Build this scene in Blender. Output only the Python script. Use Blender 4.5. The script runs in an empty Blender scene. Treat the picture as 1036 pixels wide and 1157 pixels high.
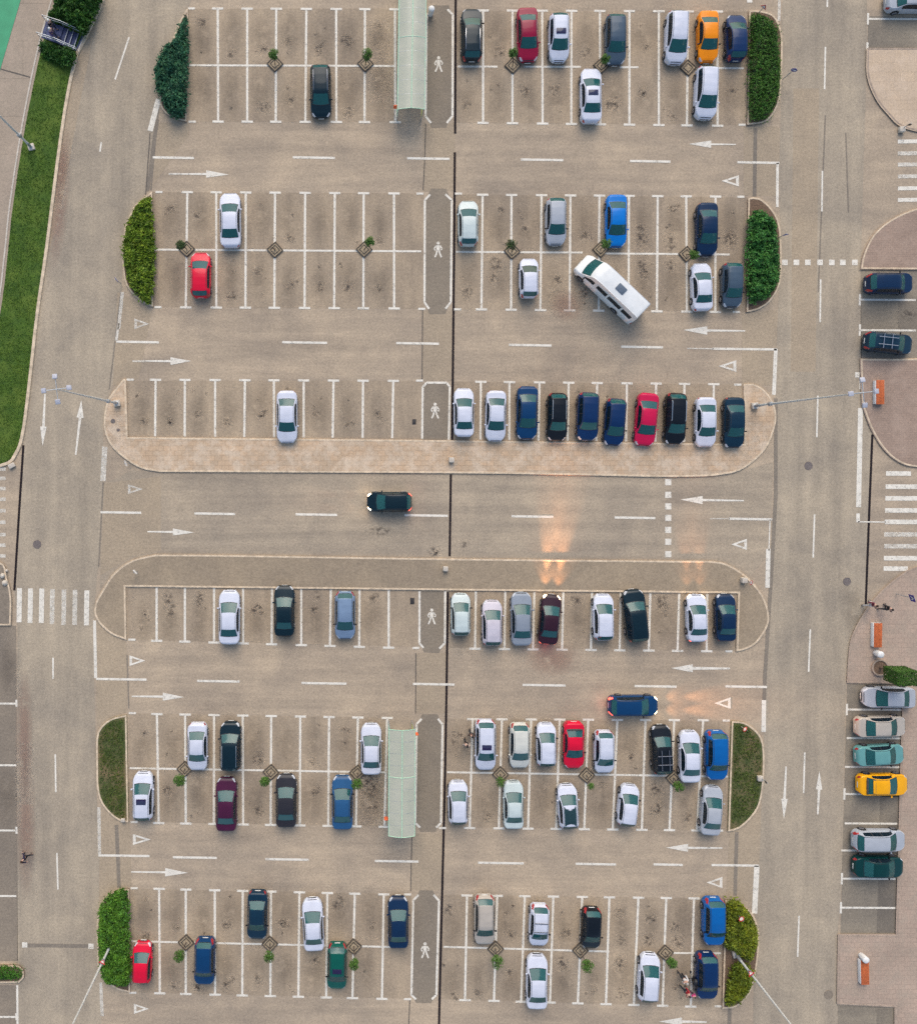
import bpy, bmesh, math, random
from mathutils import Vector, Matrix, noise
random.seed(7)
R = math.radians
scn = bpy.context.scene
COL = scn.collection

# ---------------------------------------------------------------- camera frame
S, H = 13.2, 72.0            # ground scale (photo pixels per metre) and camera height
NX, NY = 390.0, 515.0        # photo pixel straight under the camera
def at(px, py, z=0.0):
    k = (H - z) / H / S
    return Vector(((px - NX) * k, (NY - py) * k, z))
def m(px):
    return px / S

cam_d = bpy.data.cameras.new('camera'); cam = bpy.data.objects.new('camera', cam_d); COL.objects.link(cam)
cam.location = (0, 0, H); cam_d.sensor_fit = 'VERTICAL'; cam_d.sensor_height = 24
cam_d.lens = 12.0 / (578.5 / (S * H))
cam_d.shift_x = (518 - NX) / 1157; cam_d.shift_y = -(578.5 - NY) / 1157
cam_d.clip_end = 2000
scn.camera = cam

# ---------------------------------------------------------------- materials
def lin(r, g=None, b=None):
    if g is None: r, g, b = [int(r[i:i+2], 16) for i in (0, 2, 4)]
    f = lambda c: (c/255/12.92) if c/255 <= .04045 else ((c/255+.055)/1.055)**2.4
    return (f(r), f(g), f(b), 1)

class NT:
    def __init__(s, name):
        s.m = bpy.data.materials.new(name); s.m.use_nodes = True
        s.t = s.m.node_tree; s.n = s.t.nodes; s.bsdf = s.n['Principled BSDF']; s.out = s.n['Material Output']
    def add(s, typ, **kw):
        n = s.n.new(typ)
        for k, v in kw.items():
            if k.startswith('_'): setattr(n, k[1:], v)
            else: n.inputs[k.replace('__', ' ')].default_value = v
        return n
    def link(s, a, b): s.t.links.new(a, b)
    def coord(s, scale=(1, 1, 1), rot=(0, 0, 0)):
        if not hasattr(s, 'tc'): s.tc = s.add('ShaderNodeNewGeometry')
        mp = s.add('ShaderNodeMapping'); mp.inputs['Scale'].default_value = scale; mp.inputs['Rotation'].default_value = rot
        s.link(s.tc.outputs['Position'], mp.inputs['Vector']); return mp.outputs['Vector']
    def noise(s, scale, detail=3, rough=.55, vec=None, dist=0):
        n = s.add('ShaderNodeTexNoise', Scale=scale, Detail=detail, Roughness=rough, Distortion=dist)
        s.link(vec if vec is not None else s.coord(), n.inputs['Vector']); return n.outputs['Fac']
    def ramp(s, fac, a, b, ca=(0, 0, 0, 1), cb=(1, 1, 1, 1), mid=None):
        r = s.add('ShaderNodeValToRGB'); e = r.color_ramp.elements
        e[0].position, e[1].position = a, b; e[0].color, e[1].color = ca, cb
        if mid: x = e.new(mid[0]); x.color = mid[1]
        s.link(fac, r.inputs['Fac']); return r.outputs['Color']
    def mix(s, fac, a, b, typ='MIX'):
        n = s.add('ShaderNodeMix', _data_type='RGBA', _blend_type=typ)
        for v, i in ((fac, 0), (a, 6), (b, 7)):
            if hasattr(v, 'is_linked') or hasattr(v, 'links'): s.link(v, n.inputs[i])
            else: n.inputs[i].default_value = v
        return n.outputs[2]
    def bump(s, fac, strength=.3, dist=.02):
        b = s.add('ShaderNodeBump', Strength=strength, Distance=dist); s.link(fac, b.inputs['Height'])
        s.link(b.outputs['Normal'], s.bsdf.inputs['Normal'])
    def set(s, **kw):
        for k, v in kw.items():
            i = s.bsdf.inputs[k.replace('__', ' ')]
            if hasattr(v, 'is_linked') or hasattr(v, 'links'): s.link(v, i)
            else: i.default_value = v
        return s

M = {}
def plain(name, col, rough=.6, metal=0, coat=0, var=.12, vs=6, emit=None, es=0, ior=1.45):
    t = NT(name); c = tuple(col[:3]) + (1,)
    f = t.noise(vs, 3)
    d = tuple(x*(1-var) for x in c[:3]) + (1,); u = tuple(min(1, x*(1+var)) for x in c[:3]) + (1,)
    t.set(Base__Color=t.ramp(f, .3, .7, d, u), Roughness=rough, Metallic=metal, Coat__Weight=coat, Coat__Roughness=.08, IOR=ior)
    if emit: t.set(Emission__Color=tuple(emit[:3])+(1,), Emission__Strength=es)
    M[name] = t.m; return t.m

def objcol(name, rough=.5, metal=0, coat=0, var=.06, vs=5, spec=.5):
    t = NT(name); oi = t.add('ShaderNodeObjectInfo')
    f = t.ramp(t.noise(vs, 3), .3, .7, (1-var,)*3+(1,), (1+var,)*3+(1,))
    t.set(Base__Color=t.mix(1.0, oi.outputs['Color'], f, 'MULTIPLY'), Roughness=rough, Metallic=metal, Coat__Weight=coat, Coat__Roughness=.05)
    t.bsdf.inputs['Specular IOR Level'].default_value = spec
    M[name] = t.m; return t.m

def asphalt(name, c, speck=.28, blotch=.2, streak=None, bumpy=.25):
    t = NT(name); base = tuple(c) + (1,)
    fine = t.ramp(t.noise(5.5, 5, .85), .30, .70, (1-speck,)*3+(1,), (1+speck,)*3+(1,))
    grit = t.ramp(t.noise(34, 2, .6), .3, .7, (1-speck*.9,)*3+(1,), (1+speck*.9,)*3+(1,))
    big = t.ramp(t.noise(.16, 5, .6, dist=.6), .3, .7, (1-blotch, 1-blotch*.95, 1-blotch*.8, 1), (1+blotch*.7, 1+blotch*.65, 1+blotch*.5, 1))
    mid = t.ramp(t.noise(.9, 4, .6), .3, .72, (.93, .93, .94, 1), (1.06, 1.055, 1.05, 1))
    col = t.mix(1.0, base, fine, 'MULTIPLY'); col = t.mix(1.0, col, grit, 'MULTIPLY'); col = t.mix(1.0, col, big, 'MULTIPLY'); col = t.mix(1.0, col, mid, 'MULTIPLY')
    if streak:
        sv = t.coord(scale=streak)
        col = t.mix(1.0, col, t.ramp(t.noise(1, 4, .6, sv), .3, .7, (.82, .825, .84, 1), (1.10, 1.095, 1.08, 1)), 'MULTIPLY')
    crack = t.add('ShaderNodeTexVoronoi', _feature='DISTANCE_TO_EDGE', Scale=.11)
    nz = t.add('ShaderNodeTexNoise', Scale=.5, Detail=4.0); t.link(t.coord(), nz.inputs['Vector'])
    va = t.add('ShaderNodeVectorMath', _operation='MULTIPLY_ADD'); t.link(nz.outputs['Color'], va.inputs[0]); va.inputs[1].default_value = (3, 3, 0); t.link(t.coord(), va.inputs[2])
    t.link(va.outputs[0], crack.inputs['Vector'])
    cf = t.ramp(crack.outputs['Distance'], .0, .006, (.92, .92, .92, 1), (1, 1, 1, 1))
    col = t.mix(1.0, col, cf, 'MULTIPLY')
    t.set(Base__Color=col, Roughness=.92); t.bsdf.inputs['Specular IOR Level'].default_value = .25
    t.bump(t.noise(40, 3, .6), bumpy, .01); M[name] = t.m

asphalt('asphalt_lot', (.415, .326, .230), streak=(.08, .9, 1))
asphalt('asphalt_road', (.380, .312, .226), streak=(.7, .05, 1))
asphalt('asphalt_main', (.385, .310, .222), streak=(.045, 1.1, 1))
asphalt('asphalt_bay', (.370, .287, .198), blotch=.18, streak=(.8, .12, 1))
asphalt('asphalt_dark', (.245, .200, .150), blotch=.2)
asphalt('asphalt_side', (.265, .222, .165), blotch=.28, streak=(.1, .7, 1))
asphalt('asphalt_old', (.20, .168, .128), blotch=.3)
asphalt('asphalt_patch', (.372, .292, .200), blotch=.12)
asphalt('asphalt_walk', (.242, .198, .146), speck=.26, blotch=.12)
asphalt('asphalt_island', (.315, .246, .168), blotch=.16)
asphalt('tar', (.125, .108, .09))
asphalt('tar_seam', (.225, .188, .145))
asphalt('drain', (.018, .012, .013), speck=.3)

def paint(name, lo, hi, c=(.80, .735, .615)):
    t = NT(name)
    f = t.noise(3.2, 6, .72); g = t.noise(16, 3, .6)
    t.set(Base__Color=t.ramp(t.noise(1.7, 4), .3, .75, tuple(x*.80 for x in c)+(1,), tuple(c)+(1,)), Roughness=.75)
    ad = t.add('ShaderNodeMath', _operation='MULTIPLY_ADD'); t.link(g, ad.inputs[0]); ad.inputs[1].default_value = .45; t.link(f, ad.inputs[2])
    a = t.ramp(ad.outputs[0], lo, hi)
    tr = t.add('ShaderNodeBsdfTransparent'); mx = t.add('ShaderNodeMixShader')
    t.link(a, mx.inputs[0]); t.link(tr.outputs[0], mx.inputs[1]); t.link(t.bsdf.outputs[0], mx.inputs[2]); t.link(mx.outputs[0], t.out.inputs['Surface'])
    M[name] = t.m
paint('paint_line', .43, .70)
paint('paint_worn', .42, .88)

def stain_mat(name, c, thr, amax, nscale):
    t = NT(name)
    uv = t.add('ShaderNodeUVMap'); vm = t.add('ShaderNodeVectorMath', _operation='DISTANCE'); t.link(uv.outputs[0], vm.inputs[0]); vm.inputs[1].default_value = (.5, .5, 0)
    rad = t.ramp(vm.outputs['Value'], .12, .5, (1, 1, 1, 1), (0, 0, 0, 1))
    n = t.ramp(t.noise(nscale, 4, .65), thr, thr+.16)
    mu = t.add('ShaderNodeMath', _operation='MULTIPLY'); t.link(rad, mu.inputs[0]); t.link(n, mu.inputs[1])
    m2 = t.add('ShaderNodeMath', _operation='MULTIPLY'); t.link(mu.outputs[0], m2.inputs[0]); m2.inputs[1].default_value = amax
    t.set(Base__Color=tuple(c)+(1,), Roughness=.7)
    tr = t.add('ShaderNodeBsdfTransparent'); mx = t.add('ShaderNodeMixShader')
    t.link(m2.outputs[0], mx.inputs[0]); t.link(tr.outputs[0], mx.inputs[1]); t.link(t.bsdf.outputs[0], mx.inputs[2]); t.link(mx.outputs[0], t.out.inputs['Surface'])
    M[name] = t.m
stain_mat('stain_oil', (.05, .038, .032), .46, .66, 3.0)
stain_mat('stain_soft', (.10, .075, .052), .34, .18, .8)
stain_mat('reddish_tint', (.30, .16, .12), .30, .35, 1.0)

def paving(name, c1, c2, c3, bw, bh, mortar=.012, off=.5):
    t = NT(name); b = t.add('ShaderNodeTexBrick', Scale=1.0); b.inputs['Brick Width'].default_value = bw; b.inputs['Row Height'].default_value = bh
    b.inputs['Mortar Size'].default_value = mortar; b.offset = off; b.inputs['Bias'].default_value = 0
    b.inputs['Color1'].default_value = tuple(c1)+(1,); b.inputs['Color2'].default_value = tuple(c2)+(1,); b.inputs['Mortar'].default_value = tuple(x*.62 for x in c1)+(1,)
    t.link(t.coord(), b.inputs['Vector'])
    big = t.ramp(t.noise(.75, 5, .75), .44, .62)
    col = t.mix(t.mix(1.0, big, (.6, .6, .6, 1), 'MULTIPLY'), b.outputs['Color'], tuple(c3)+(1,))
    col = t.mix(1.0, col, t.ramp(t.noise(7, 5, .75), .28, .72, (.78, .78, .78, 1), (1.2, 1.19, 1.17, 1)), 'MULTIPLY')
    col = t.mix(1.0, col, t.ramp(t.noise(.25, 4, .6), .3, .7, (.88, .88, .88, 1), (1.08, 1.08, 1.08, 1)), 'MULTIPLY')
    t.set(Base__Color=col, Roughness=.88); t.bump(t.noise(25, 3), .2, .01); M[name] = t.m
paving('paving_tan', (.54, .375, .235), (.45, .335, .225), (.64, .52, .39), .62, .42, .015)
paving('paving_sand', (.54, .405, .275), (.50, .38, .265), (.58, .45, .33), 1.2, .8, .008)
paving('paving_pink', (.335, .235, .175), (.295, .21, .158), (.37, .27, .205), .38, .2, .008)
paving('paving_pale', (.43, .315, .235), (.385, .285, .215), (.36, .285, .215), .5, .4, .01)
paving('paving_slab', (.365, .288, .212), (.335, .268, .20), (.385, .30, .225), 4.2, 3.2, .02)
plain('kerb_stone', (.58, .455, .315), .85, var=.25, vs=3)
plain('kerb_grey', (.34, .26, .195), .85, var=.22, vs=3)
plain('pit_soil', (.34, .265, .17), .95, var=.4, vs=9); plain('soil', (.15, .095, .06), .95, var=.5, vs=9)
plain('court_green', (.055, .30, .145), .7, var=.10, vs=1.2)

def grass_mat(name, a, b, c, sc=3.0):
    t = NT(name); f = t.noise(sc, 6, .7); g = t.noise(.5, 4, .6); h = t.noise(28, 3, .6)
    col = t.ramp(f, .32, .68, tuple(a)+(1,), tuple(b)+(1,))
    col = t.mix(t.ramp(g, .45, .7), col, tuple(c)+(1,))
    col = t.mix(1.0, col, t.ramp(h, .3, .7, (.6, .6, .6, 1), (1.35, 1.35, 1.3, 1)), 'MULTIPLY')
    t.set(Base__Color=col, Roughness=.9); t.bump(h, .8, .05); M[name] = t.m
grass_mat('lawn', (.036, .084, .007), (.080, .150, .011), (.11, .165, .018), 1.2)
grass_mat('worn_lawn', (.038, .066, .012), (.10, .105, .030), (.21, .15, .075), 1.7)

def leaf_mat(name):
    t = NT(name); at_ = t.add('ShaderNodeAttribute', _attribute_name='tone'); oi = t.add('ShaderNodeObjectInfo')
    t.set(Base__Color=t.mix(1.0, oi.outputs['Color'], at_.outputs['Color'], 'MULTIPLY'), Roughness=.55)
    t.bsdf.inputs['Specular IOR Level'].default_value = .3
    M[name] = t.m
leaf_mat('leaf')

objcol('car_paint', .30, 0, .14, .06, 1.6, .20)
objcol('cloth', .9, var=.15, vs=30)
objcol('matte', .7, var=.12, vs=6)
def glass_mat():
    t = NT('car_glass'); oi = t.add('ShaderNodeObjectInfo')
    t.set(Base__Color=oi.outputs['Color'], Roughness=.09, IOR=1.5); t.bsdf.inputs['Specular IOR Level'].default_value = .42; M['car_glass'] = t.m
    tr = t.add('ShaderNodeBsdfTransparent'); tr.inputs['Color'].default_value = (.55, .80, .78, 1); mx = t.add('ShaderNodeMixShader'); mx.inputs[0].default_value = .24
    t.link(t.bsdf.outputs[0], mx.inputs[1]); t.link(tr.outputs[0], mx.inputs[2]); t.link(mx.outputs[0], t.out.inputs['Surface'])
glass_mat()
plain('tyre', (.018, .018, .019), .85); plain('rim', (.35, .35, .37), .35, .9); plain('black_plastic', (.015, .015, .017), .5)
plain('lamp_lens', (.55, .57, .60), .12, coat=.6); plain('lens_red', (.33, .012, .018), .2, coat=.6)
plain('lens_lit', (.9, .8, .65), .2, emit=(1, .72, .42), es=9); plain('lens_red_lit', (.5, .02, .02), .2, emit=(1, .10, .06), es=2.2)
plain('plate', (.65, .65, .62), .5); plain('galvanised', (.40, .42, .43), .45, .55, var=.15); plain('chrome', (.6, .61, .63), .2, .9)
plain('white_paint', (.68, .67, .64), .5); plain('orange_wood', (.52, .125, .035), .55, var=.22, vs=8); plain('orange_panel', (.75, .13, .04), .5)
plain('red_sign', (.50, .02, .03), .45); plain('blue_sign', (.035, .03, .22), .45); plain('concrete', (.50, .44, .36), .85, var=.2, vs=7)
plain('bark', (.10, .07, .05), .9, var=.3, vs=20); plain('timber_dark', (.075, .06, .045), .8, var=.3, vs=9); plain('iron', (.05, .045, .042), .6, .4)
plain('mint_metal', (.42, .66, .46), .45); plain('yellow_rail', (.50, .47, .12), .5); plain('skin', (.50, .30, .22), .6); plain('stair_blue', (.065, .075, .15), .7, var=.3, vs=4)
plain('manhole', (.17, .14, .125), .7, .2, var=.3, vs=9); plain('pole_paint', (.50, .50, .47), .5); plain('bin_grey', (.30, .30, .28), .6); plain('lamp_shell', (.42, .42, .46), .5); plain('upholstery', (.06, .056, .052), .9, var=.3, vs=5); plain('eye', (.02, .015, .012), .3); plain('yellow_plate', (.7, .42, .03), .5)
def canopy_mat():
    t = NT('canopy_glass'); f = t.noise(.8, 4, .6)
    t.set(Base__Color=t.ramp(f, .3, .7, (.54, .55, .43, 1), (.63, .61, .49, 1)), Roughness=.3)
    tl = t.add('ShaderNodeBsdfTranslucent'); tl.inputs['Color'].default_value = (.5, .56, .42, 1); mx = t.add('ShaderNodeMixShader'); mx.inputs[0].default_value = .3
    t.link(t.bsdf.outputs[0], mx.inputs[1]); t.link(tl.outputs[0], mx.inputs[2]); t.link(mx.outputs[0], t.out.inputs['Surface']); M['canopy_glass'] = t.m
canopy_mat()

# ---------------------------------------------------------------- object helpers
def mesh_obj(name, verts, faces, mat, parent=None, smooth=False, angle=None, color=None, uv=None, mats=None, fm=None):
    me = bpy.data.meshes.new(name); me.from_pydata([tuple(v) for v in verts], [], faces)
    for mm in (mats or [mat]): me.materials.append(M[mm] if isinstance(mm, str) else mm)
    if fm: me.polygons.foreach_set('material_index', fm)
    if smooth: me.polygons.foreach_set('use_smooth', [True]*len(me.polygons))
    if uv:
        l = me.uv_layers.new(name='UVMap')
        for i, lp in enumerate(me.loops): l.data[i].uv = uv[lp.vertex_index]
    me.update()
    if angle: me.set_sharp_from_angle(angle=R(angle))
    return link(name, me, parent, color)
def link(name, me, parent=None, color=None, loc=None):
    o = bpy.data.objects.new(name, me); COL.objects.link(o)
    if parent is not None: o.parent = parent
    if color is not None: o.color = tuple(color[:3]) + (1,)
    if loc is not None: o.location = loc
    return o
def thing(name, label, cat, loc=(0, 0, 0), rz=0, group=None):
    o = bpy.data.objects.new(name, None); COL.objects.link(o); o.empty_display_size = .3
    o.location = loc; o.rotation_euler = (0, 0, rz); tag(o, label, cat, group); return o
def tag(o, label, cat, group=None):
    o['label'] = label; o['category'] = cat
    if group: o['group'] = group
    return o
def kind(o, k='structure'): o['kind'] = k; return o

class G:
    """collects boxes, tubes, lathes into one mesh"""
    def __init__(s): s.v, s.f, s.i = [], [], []
    def add(s, v, f, mi=0):
        n = len(s.v); s.v += [Vector(x) for x in v]; s.f += [tuple(a+n for a in q) for q in f]; s.i += [mi]*len(f); return s
    def box(s, c, d, rz=0, bev=0, mi=0, taper=1.0, mat=None):
        x, y, z = d[0]/2, d[1]/2, d[2]/2; b = min(bev, x*.9, y*.9, z*.9)
        if b <= 0:
            v = [(sx*x*(taper if sz > 0 else 1), sy*y*(taper if sz > 0 else 1), sz*z) for sz in (-1, 1) for sy in (-1, 1) for sx in (-1, 1)]
            f = [(0, 2, 3, 1), (4, 5, 7, 6), (0, 1, 5, 4), (2, 6, 7, 3), (0, 4, 6, 2), (1, 3, 7, 5)]
        else:
            bm = bmesh.new(); bmesh.ops.create_cube(bm, size=1)
            for q in bm.verts: q.co = Vector((q.co.x*2*x*(taper if q.co.z > 0 else 1), q.co.y*2*y*(taper if q.co.z > 0 else 1), q.co.z*2*z))
            bmesh.ops.bevel(bm, geom=bm.edges[:], offset=b, segments=2, profile=.5, affect='EDGES'); bm.verts.index_update()
            v = [q.co.copy() for q in bm.verts]; f = [tuple(q.index for q in fc.verts) for fc in bm.faces]; bm.free()
        mt = mat or (Matrix.Translation(c) @ Matrix.Rotation(rz, 4, 'Z'))
        return s.add([mt @ Vector(q) for q in v], f, mi)
    def tube(s, pts, r, n=8, mi=0, cap=True):
        pts = [Vector(p) for p in pts]; rs = r if isinstance(r, (list, tuple)) else [r]*len(pts); v, f = [], []
        for i, p in enumerate(pts):
            d = (pts[min(i+1, len(pts)-1)] - pts[max(i-1, 0)]).normalized()
            u = d.orthogonal().normalized() if i == 0 else (u - d*u.dot(d)).normalized(); w = d.cross(u)
            v += [p + (u*math.cos(2*math.pi*k/n) + w*math.sin(2*math.pi*k/n))*rs[i] for k in range(n)]
        for i in range(len(pts)-1):
            for k in range(n): f.append((i*n+k, i*n+(k+1) % n, (i+1)*n+(k+1) % n, (i+1)*n+k))
        if cap: f += [tuple(range(n-1, -1, -1)), tuple((len(pts)-1)*n+k for k in range(n))]
        return s.add(v, f, mi)
    def lathe(s, prof, c=(0, 0, 0), n=16, mi=0, axis='Z'):
        v, f = [], []
        for r, z in prof:
            for k in range(n):
                a = 2*math.pi*k/n; p = (r*math.cos(a), r*math.sin(a), z)
                if axis == 'Y': p = (p[0], p[2], p[1])
                v.append(Vector(p) + Vector(c))
        for i in range(len(prof)-1):
            for k in range(n):
                q = (i*n+k, i*n+(k+1) % n, (i+1)*n+(k+1) % n, (i+1)*n+k); f.append(q if axis == 'Z' else q[::-1])
        f.append(tuple(range(n-1, -1, -1)) if axis == 'Z' else tuple(range(n))); k = (len(prof)-1)*n; f.append(tuple(k+j for j in range(n)) if axis == 'Z' else tuple(k+j for j in range(n-1, -1, -1)))
        return s.add(v, f, mi)
    def ball(s, c, r, n=10, mi=0):
        c = Vector(c); r = Vector(r) if hasattr(r, '__len__') else Vector((r, r, r)); v, f = [], []
        for i in range(n//2+1):
            t = math.pi*i/(n//2)
            for k in range(n): v.append(c + Vector((r.x*math.sin(t)*math.cos(2*math.pi*k/n), r.y*math.sin(t)*math.sin(2*math.pi*k/n), -r.z*math.cos(t))))
        for i in range(n//2):
            for k in range(n): f.append((i*n+k, i*n+(k+1) % n, (i+1)*n+(k+1) % n, (i+1)*n+k))
        return s.add(v, f, mi)
    def build(s, name, mat, parent=None, smooth=True, angle=35, color=None):
        ms = mat if isinstance(mat, (list, tuple)) else [mat]
        return mesh_obj(name, s.v, s.f, None, parent, smooth, angle if smooth else None, color, mats=ms, fm=s.i)
    def mesh(s, name, mat, smooth=True, angle=35):
        o = s.build(name, mat, None, smooth, angle); me = o.data; bpy.data.objects.remove(o); return me

# ---------------------------------------------------------------- outlines
def smooth_pts(pts, closed=False, step=.35):
    """pts: (px, py[, 1 = corner]) in photo pixels -> dense list of px points, curved between corners"""
    P = [Vector((p[0], p[1])) for p in pts]; C = [len(p) > 2 for p in pts]; n = len(P); out = []
    rng = range(n if closed else n-1)
    for i in rng:
        j = (i+1) % n; p1, p2 = P[i], P[j]
        p0 = P[i-1] if (i > 0 or closed) and not C[i] else p1*2-p2
        p3 = P[(j+1) % n] if (j+1 < n or closed) and not C[j] else p2*2-p1
        if C[i] and C[j]: k = 1
        else: k = max(1, min(10, int((p2-p1).length/S/step)))
        for q in range(k):
            t = q/k
            out.append(.5*((2*p1) + (p2-p0)*t + (2*p0-5*p1+4*p2-p3)*t*t + (3*p1-p0-3*p2+p3)*t**3))
    if not closed: out.append(P[-1])
    return [(p.x, p.y) for p in out]
def area(p): return sum(p[i][0]*p[(i+1) % len(p)][1]-p[(i+1) % len(p)][0]*p[i][1] for i in range(len(p)))/2
def offset(pts, d, closed=True):
    n = len(pts); out = []
    for i in range(n):
        a, b, c = Vector(pts[i-1][:2]), Vector(pts[i][:2]), Vector(pts[(i+1) % n][:2])
        if not closed and i == 0: a = b*2-c
        if not closed and i == n-1: c = b*2-a
        u, w = (b-a), (c-b)
        if u.length < 1e-6: u = w
        if w.length < 1e-6: w = u
        u.normalize(); w.normalize(); n1, n2 = Vector((-u.y, u.x)), Vector((-w.y, w.x)); mm = n1+n2
        if mm.length < .2: mm = n1
        mm = mm.normalized(); k = d/max(.45, mm.dot(n1)); out.append((b.x+mm.x*k, b.y+mm.y*k))
    return out
def world(pts, z=0): return [at(p[0], p[1], z) for p in pts]
def sheet(name, pts, z, mat, px=True):
    w = world(pts, z) if px else [Vector((p[0], p[1], z)) for p in pts]
    if area([(p.x, p.y) for p in w]) < 0: w.reverse()
    from mathutils.geometry import tessellate_polygon
    tr = [t if (w[t[1]]-w[t[0]]).cross(w[t[2]]-w[t[0]]).z > 0 else t[::-1] for t in tessellate_polygon([w])]
    me = bpy.data.meshes.new(name); me.from_pydata([tuple(p) for p in w], [], [tuple(t) for t in tr]); me.materials.append(M[mat]); return kind(link(name, me))
def kerb(name, pts, mat, w=.17, h=.13, closed=True, inward=1, z0=0, parent=None):
    W = [(p.x, p.y) for p in world(pts)]
    if closed and area(W) < 0: W.reverse()
    I = offset(W, w*inward, closed); g = 0.02*inward; A = offset(W, g, closed); B = offset(W, w*inward-g, closed)
    n = len(W); v = []
    for k in range(n): v += [(*W[k], z0), (*W[k], z0+h-.02), (*A[k], z0+h), (*B[k], z0+h), (*I[k], z0+h-.02), (*I[k], z0)]
    f = []
    for k in range(n if closed else n-1):
        a, b = k*6, ((k+1) % n)*6
        for j in range(5): f.append((a+j, b+j, b+j+1, a+j+1) if inward < 0 else (a+j, b+j, b+j+1, a+j+1)[::1])
    if not closed: f += [(0, 1, 2, 3, 4, 5), tuple((n-1)*6+j for j in (5, 4, 3, 2, 1, 0))]
    o = mesh_obj(name, v, f, mat, parent)
    bm = bmesh.new(); bm.from_mesh(o.data); bmesh.ops.recalc_face_normals(bm, faces=bm.faces); bm.to_mesh(o.data); bm.free()
    return kind(o) if parent is None else o
# ---------------------------------------------------------------- vehicles: one lofted shell per body style, split into its panels
def pl(pts, x):
    if x <= pts[0][0]: return pts[0][1]
    for a, b in zip(pts, pts[1:]):
        if x <= b[0]: return a[1] + (b[1]-a[1])*(x-a[0])/(b[0]-a[0])
    return pts[-1][1]
def sm(pts, x, r=.05): return sum(pl(pts, x+q*r) for q in (-1, -.5, 0, .5, 1))/5
STYLE = {
 'sedan': dict(L=4.5, W=1.77, top=[(0, .56), (.05, .66), (.25, .75), (1.1, .92), (1.82, 1.35), (2.1, 1.42), (2.5, 1.44), (2.95, 1.42), (3.12, 1.38), (3.72, 1.04), (3.8, 1.03), (4.3, 1.0), (4.42, .93), (4.5, .72)],
    ws=(1.12, 1.84), rw=(3.1, 3.7), belt=[(0, .62), (.8, .82), (4, .94), (4.5, .94)], wh=(.86, 3.55), pil=[(2.42, 2.5)], sw=(1.45, 3.35), rl=.16),
 'hatch': dict(L=3.9, W=1.72, top=[(0, .58), (.05, .68), (.25, .78), (.92, .96), (1.62, 1.40), (1.9, 1.48), (2.3, 1.51), (2.9, 1.49), (3.38, 1.43), (3.74, 1.06), (3.83, .95), (3.9, .7)],
    ws=(.95, 1.64), rw=(3.4, 3.72), belt=[(0, .64), (.7, .86), (3.4, .99), (3.9, .98)], wh=(.74, 3.2), pil=[(2.2, 2.29)], sw=(1.25, 3.2), rl=.3),
 'wagon': dict(L=4.55, W=1.79, top=[(0, .58), (.05, .67), (.25, .76), (1.08, .94), (1.82, 1.38), (2.1, 1.46), (2.6, 1.49), (3.4, 1.48), (3.95, 1.42), (4.33, 1.05), (4.45, .96), (4.55, .7)],
    ws=(1.1, 1.84), rw=(3.97, 4.31), belt=[(0, .63), (.8, .84), (4, .97), (4.55, .95)], wh=(.86, 3.6), pil=[(2.4, 2.48), (3.2, 3.29)], sw=(1.42, 3.95), rl=.3),
 'suv': dict(L=4.5, W=1.86, top=[(0, .72), (.04, .86), (.2, .94), (1.1, 1.08), (1.72, 1.55), (2.0, 1.65), (2.6, 1.69), (3.4, 1.68), (4.0, 1.61), (4.34, 1.18), (4.43, 1.05), (4.5, .8)],
    ws=(1.12, 1.74), rw=(4.02, 4.32), belt=[(0, .78), (.8, 1.0), (4, 1.09), (4.5, 1.06)], wh=(.86, 3.58), pil=[(2.42, 2.5), (3.25, 3.34)], sw=(1.42, 3.9), rl=.3),
 'mpv': dict(L=4.4, W=1.82, top=[(0, .66), (.05, .78), (.25, .88), (.9, 1.04), (1.75, 1.52), (2.0, 1.61), (2.6, 1.66), (3.4, 1.65), (3.95, 1.59), (4.24, 1.12), (4.33, 1.0), (4.4, .75)],
    ws=(.92, 1.76), rw=(3.97, 4.22), belt=[(0, .72), (.7, .93), (4, 1.06), (4.4, 1.02)], wh=(.82, 3.55), pil=[(2.35, 2.43), (3.2, 3.29)], sw=(1.3, 3.9), rl=.3),
 'coupe': dict(L=4.25, W=1.8, top=[(0, .52), (.06, .62), (.3, .71), (1.2, .88), (1.95, 1.22), (2.2, 1.28), (2.5, 1.3), (2.85, 1.27), (3.0, 1.24), (3.62, .98), (3.7, .97), (4.05, .95), (4.17, .88), (4.25, .68)],
    ws=(1.22, 1.96), rw=(3.0, 3.6), belt=[(0, .58), (.8, .79), (3.6, .89), (4.25, .88)], wh=(.86, 3.4), pil=[(2.75, 2.84)], sw=(1.6, 3.25), rl=.16),
 'minibus': dict(L=6.8, W=2.0, top=[(0, .78), (.06, .95), (.35, 1.12), (.78, 1.32), (1.45, 2.12), (1.62, 2.42), (2.0, 2.56), (2.6, 2.62), (6.4, 2.62), (6.62, 2.58), (6.70, 2.4), (6.76, 1.4), (6.8, .85)],
    ws=(.8, 1.45), rw=(6.71, 6.75), belt=[(0, .86), (.6, 1.12), (1.4, 1.2), (6.8, 1.2)], wh=(1.0, 5.0), pil=[(2.1, 2.42), (3.55, 3.72), (5.15, 5.32)], sw=(1.15, 6.35), rl=.1),
}
WHEEL_R = .315
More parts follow.
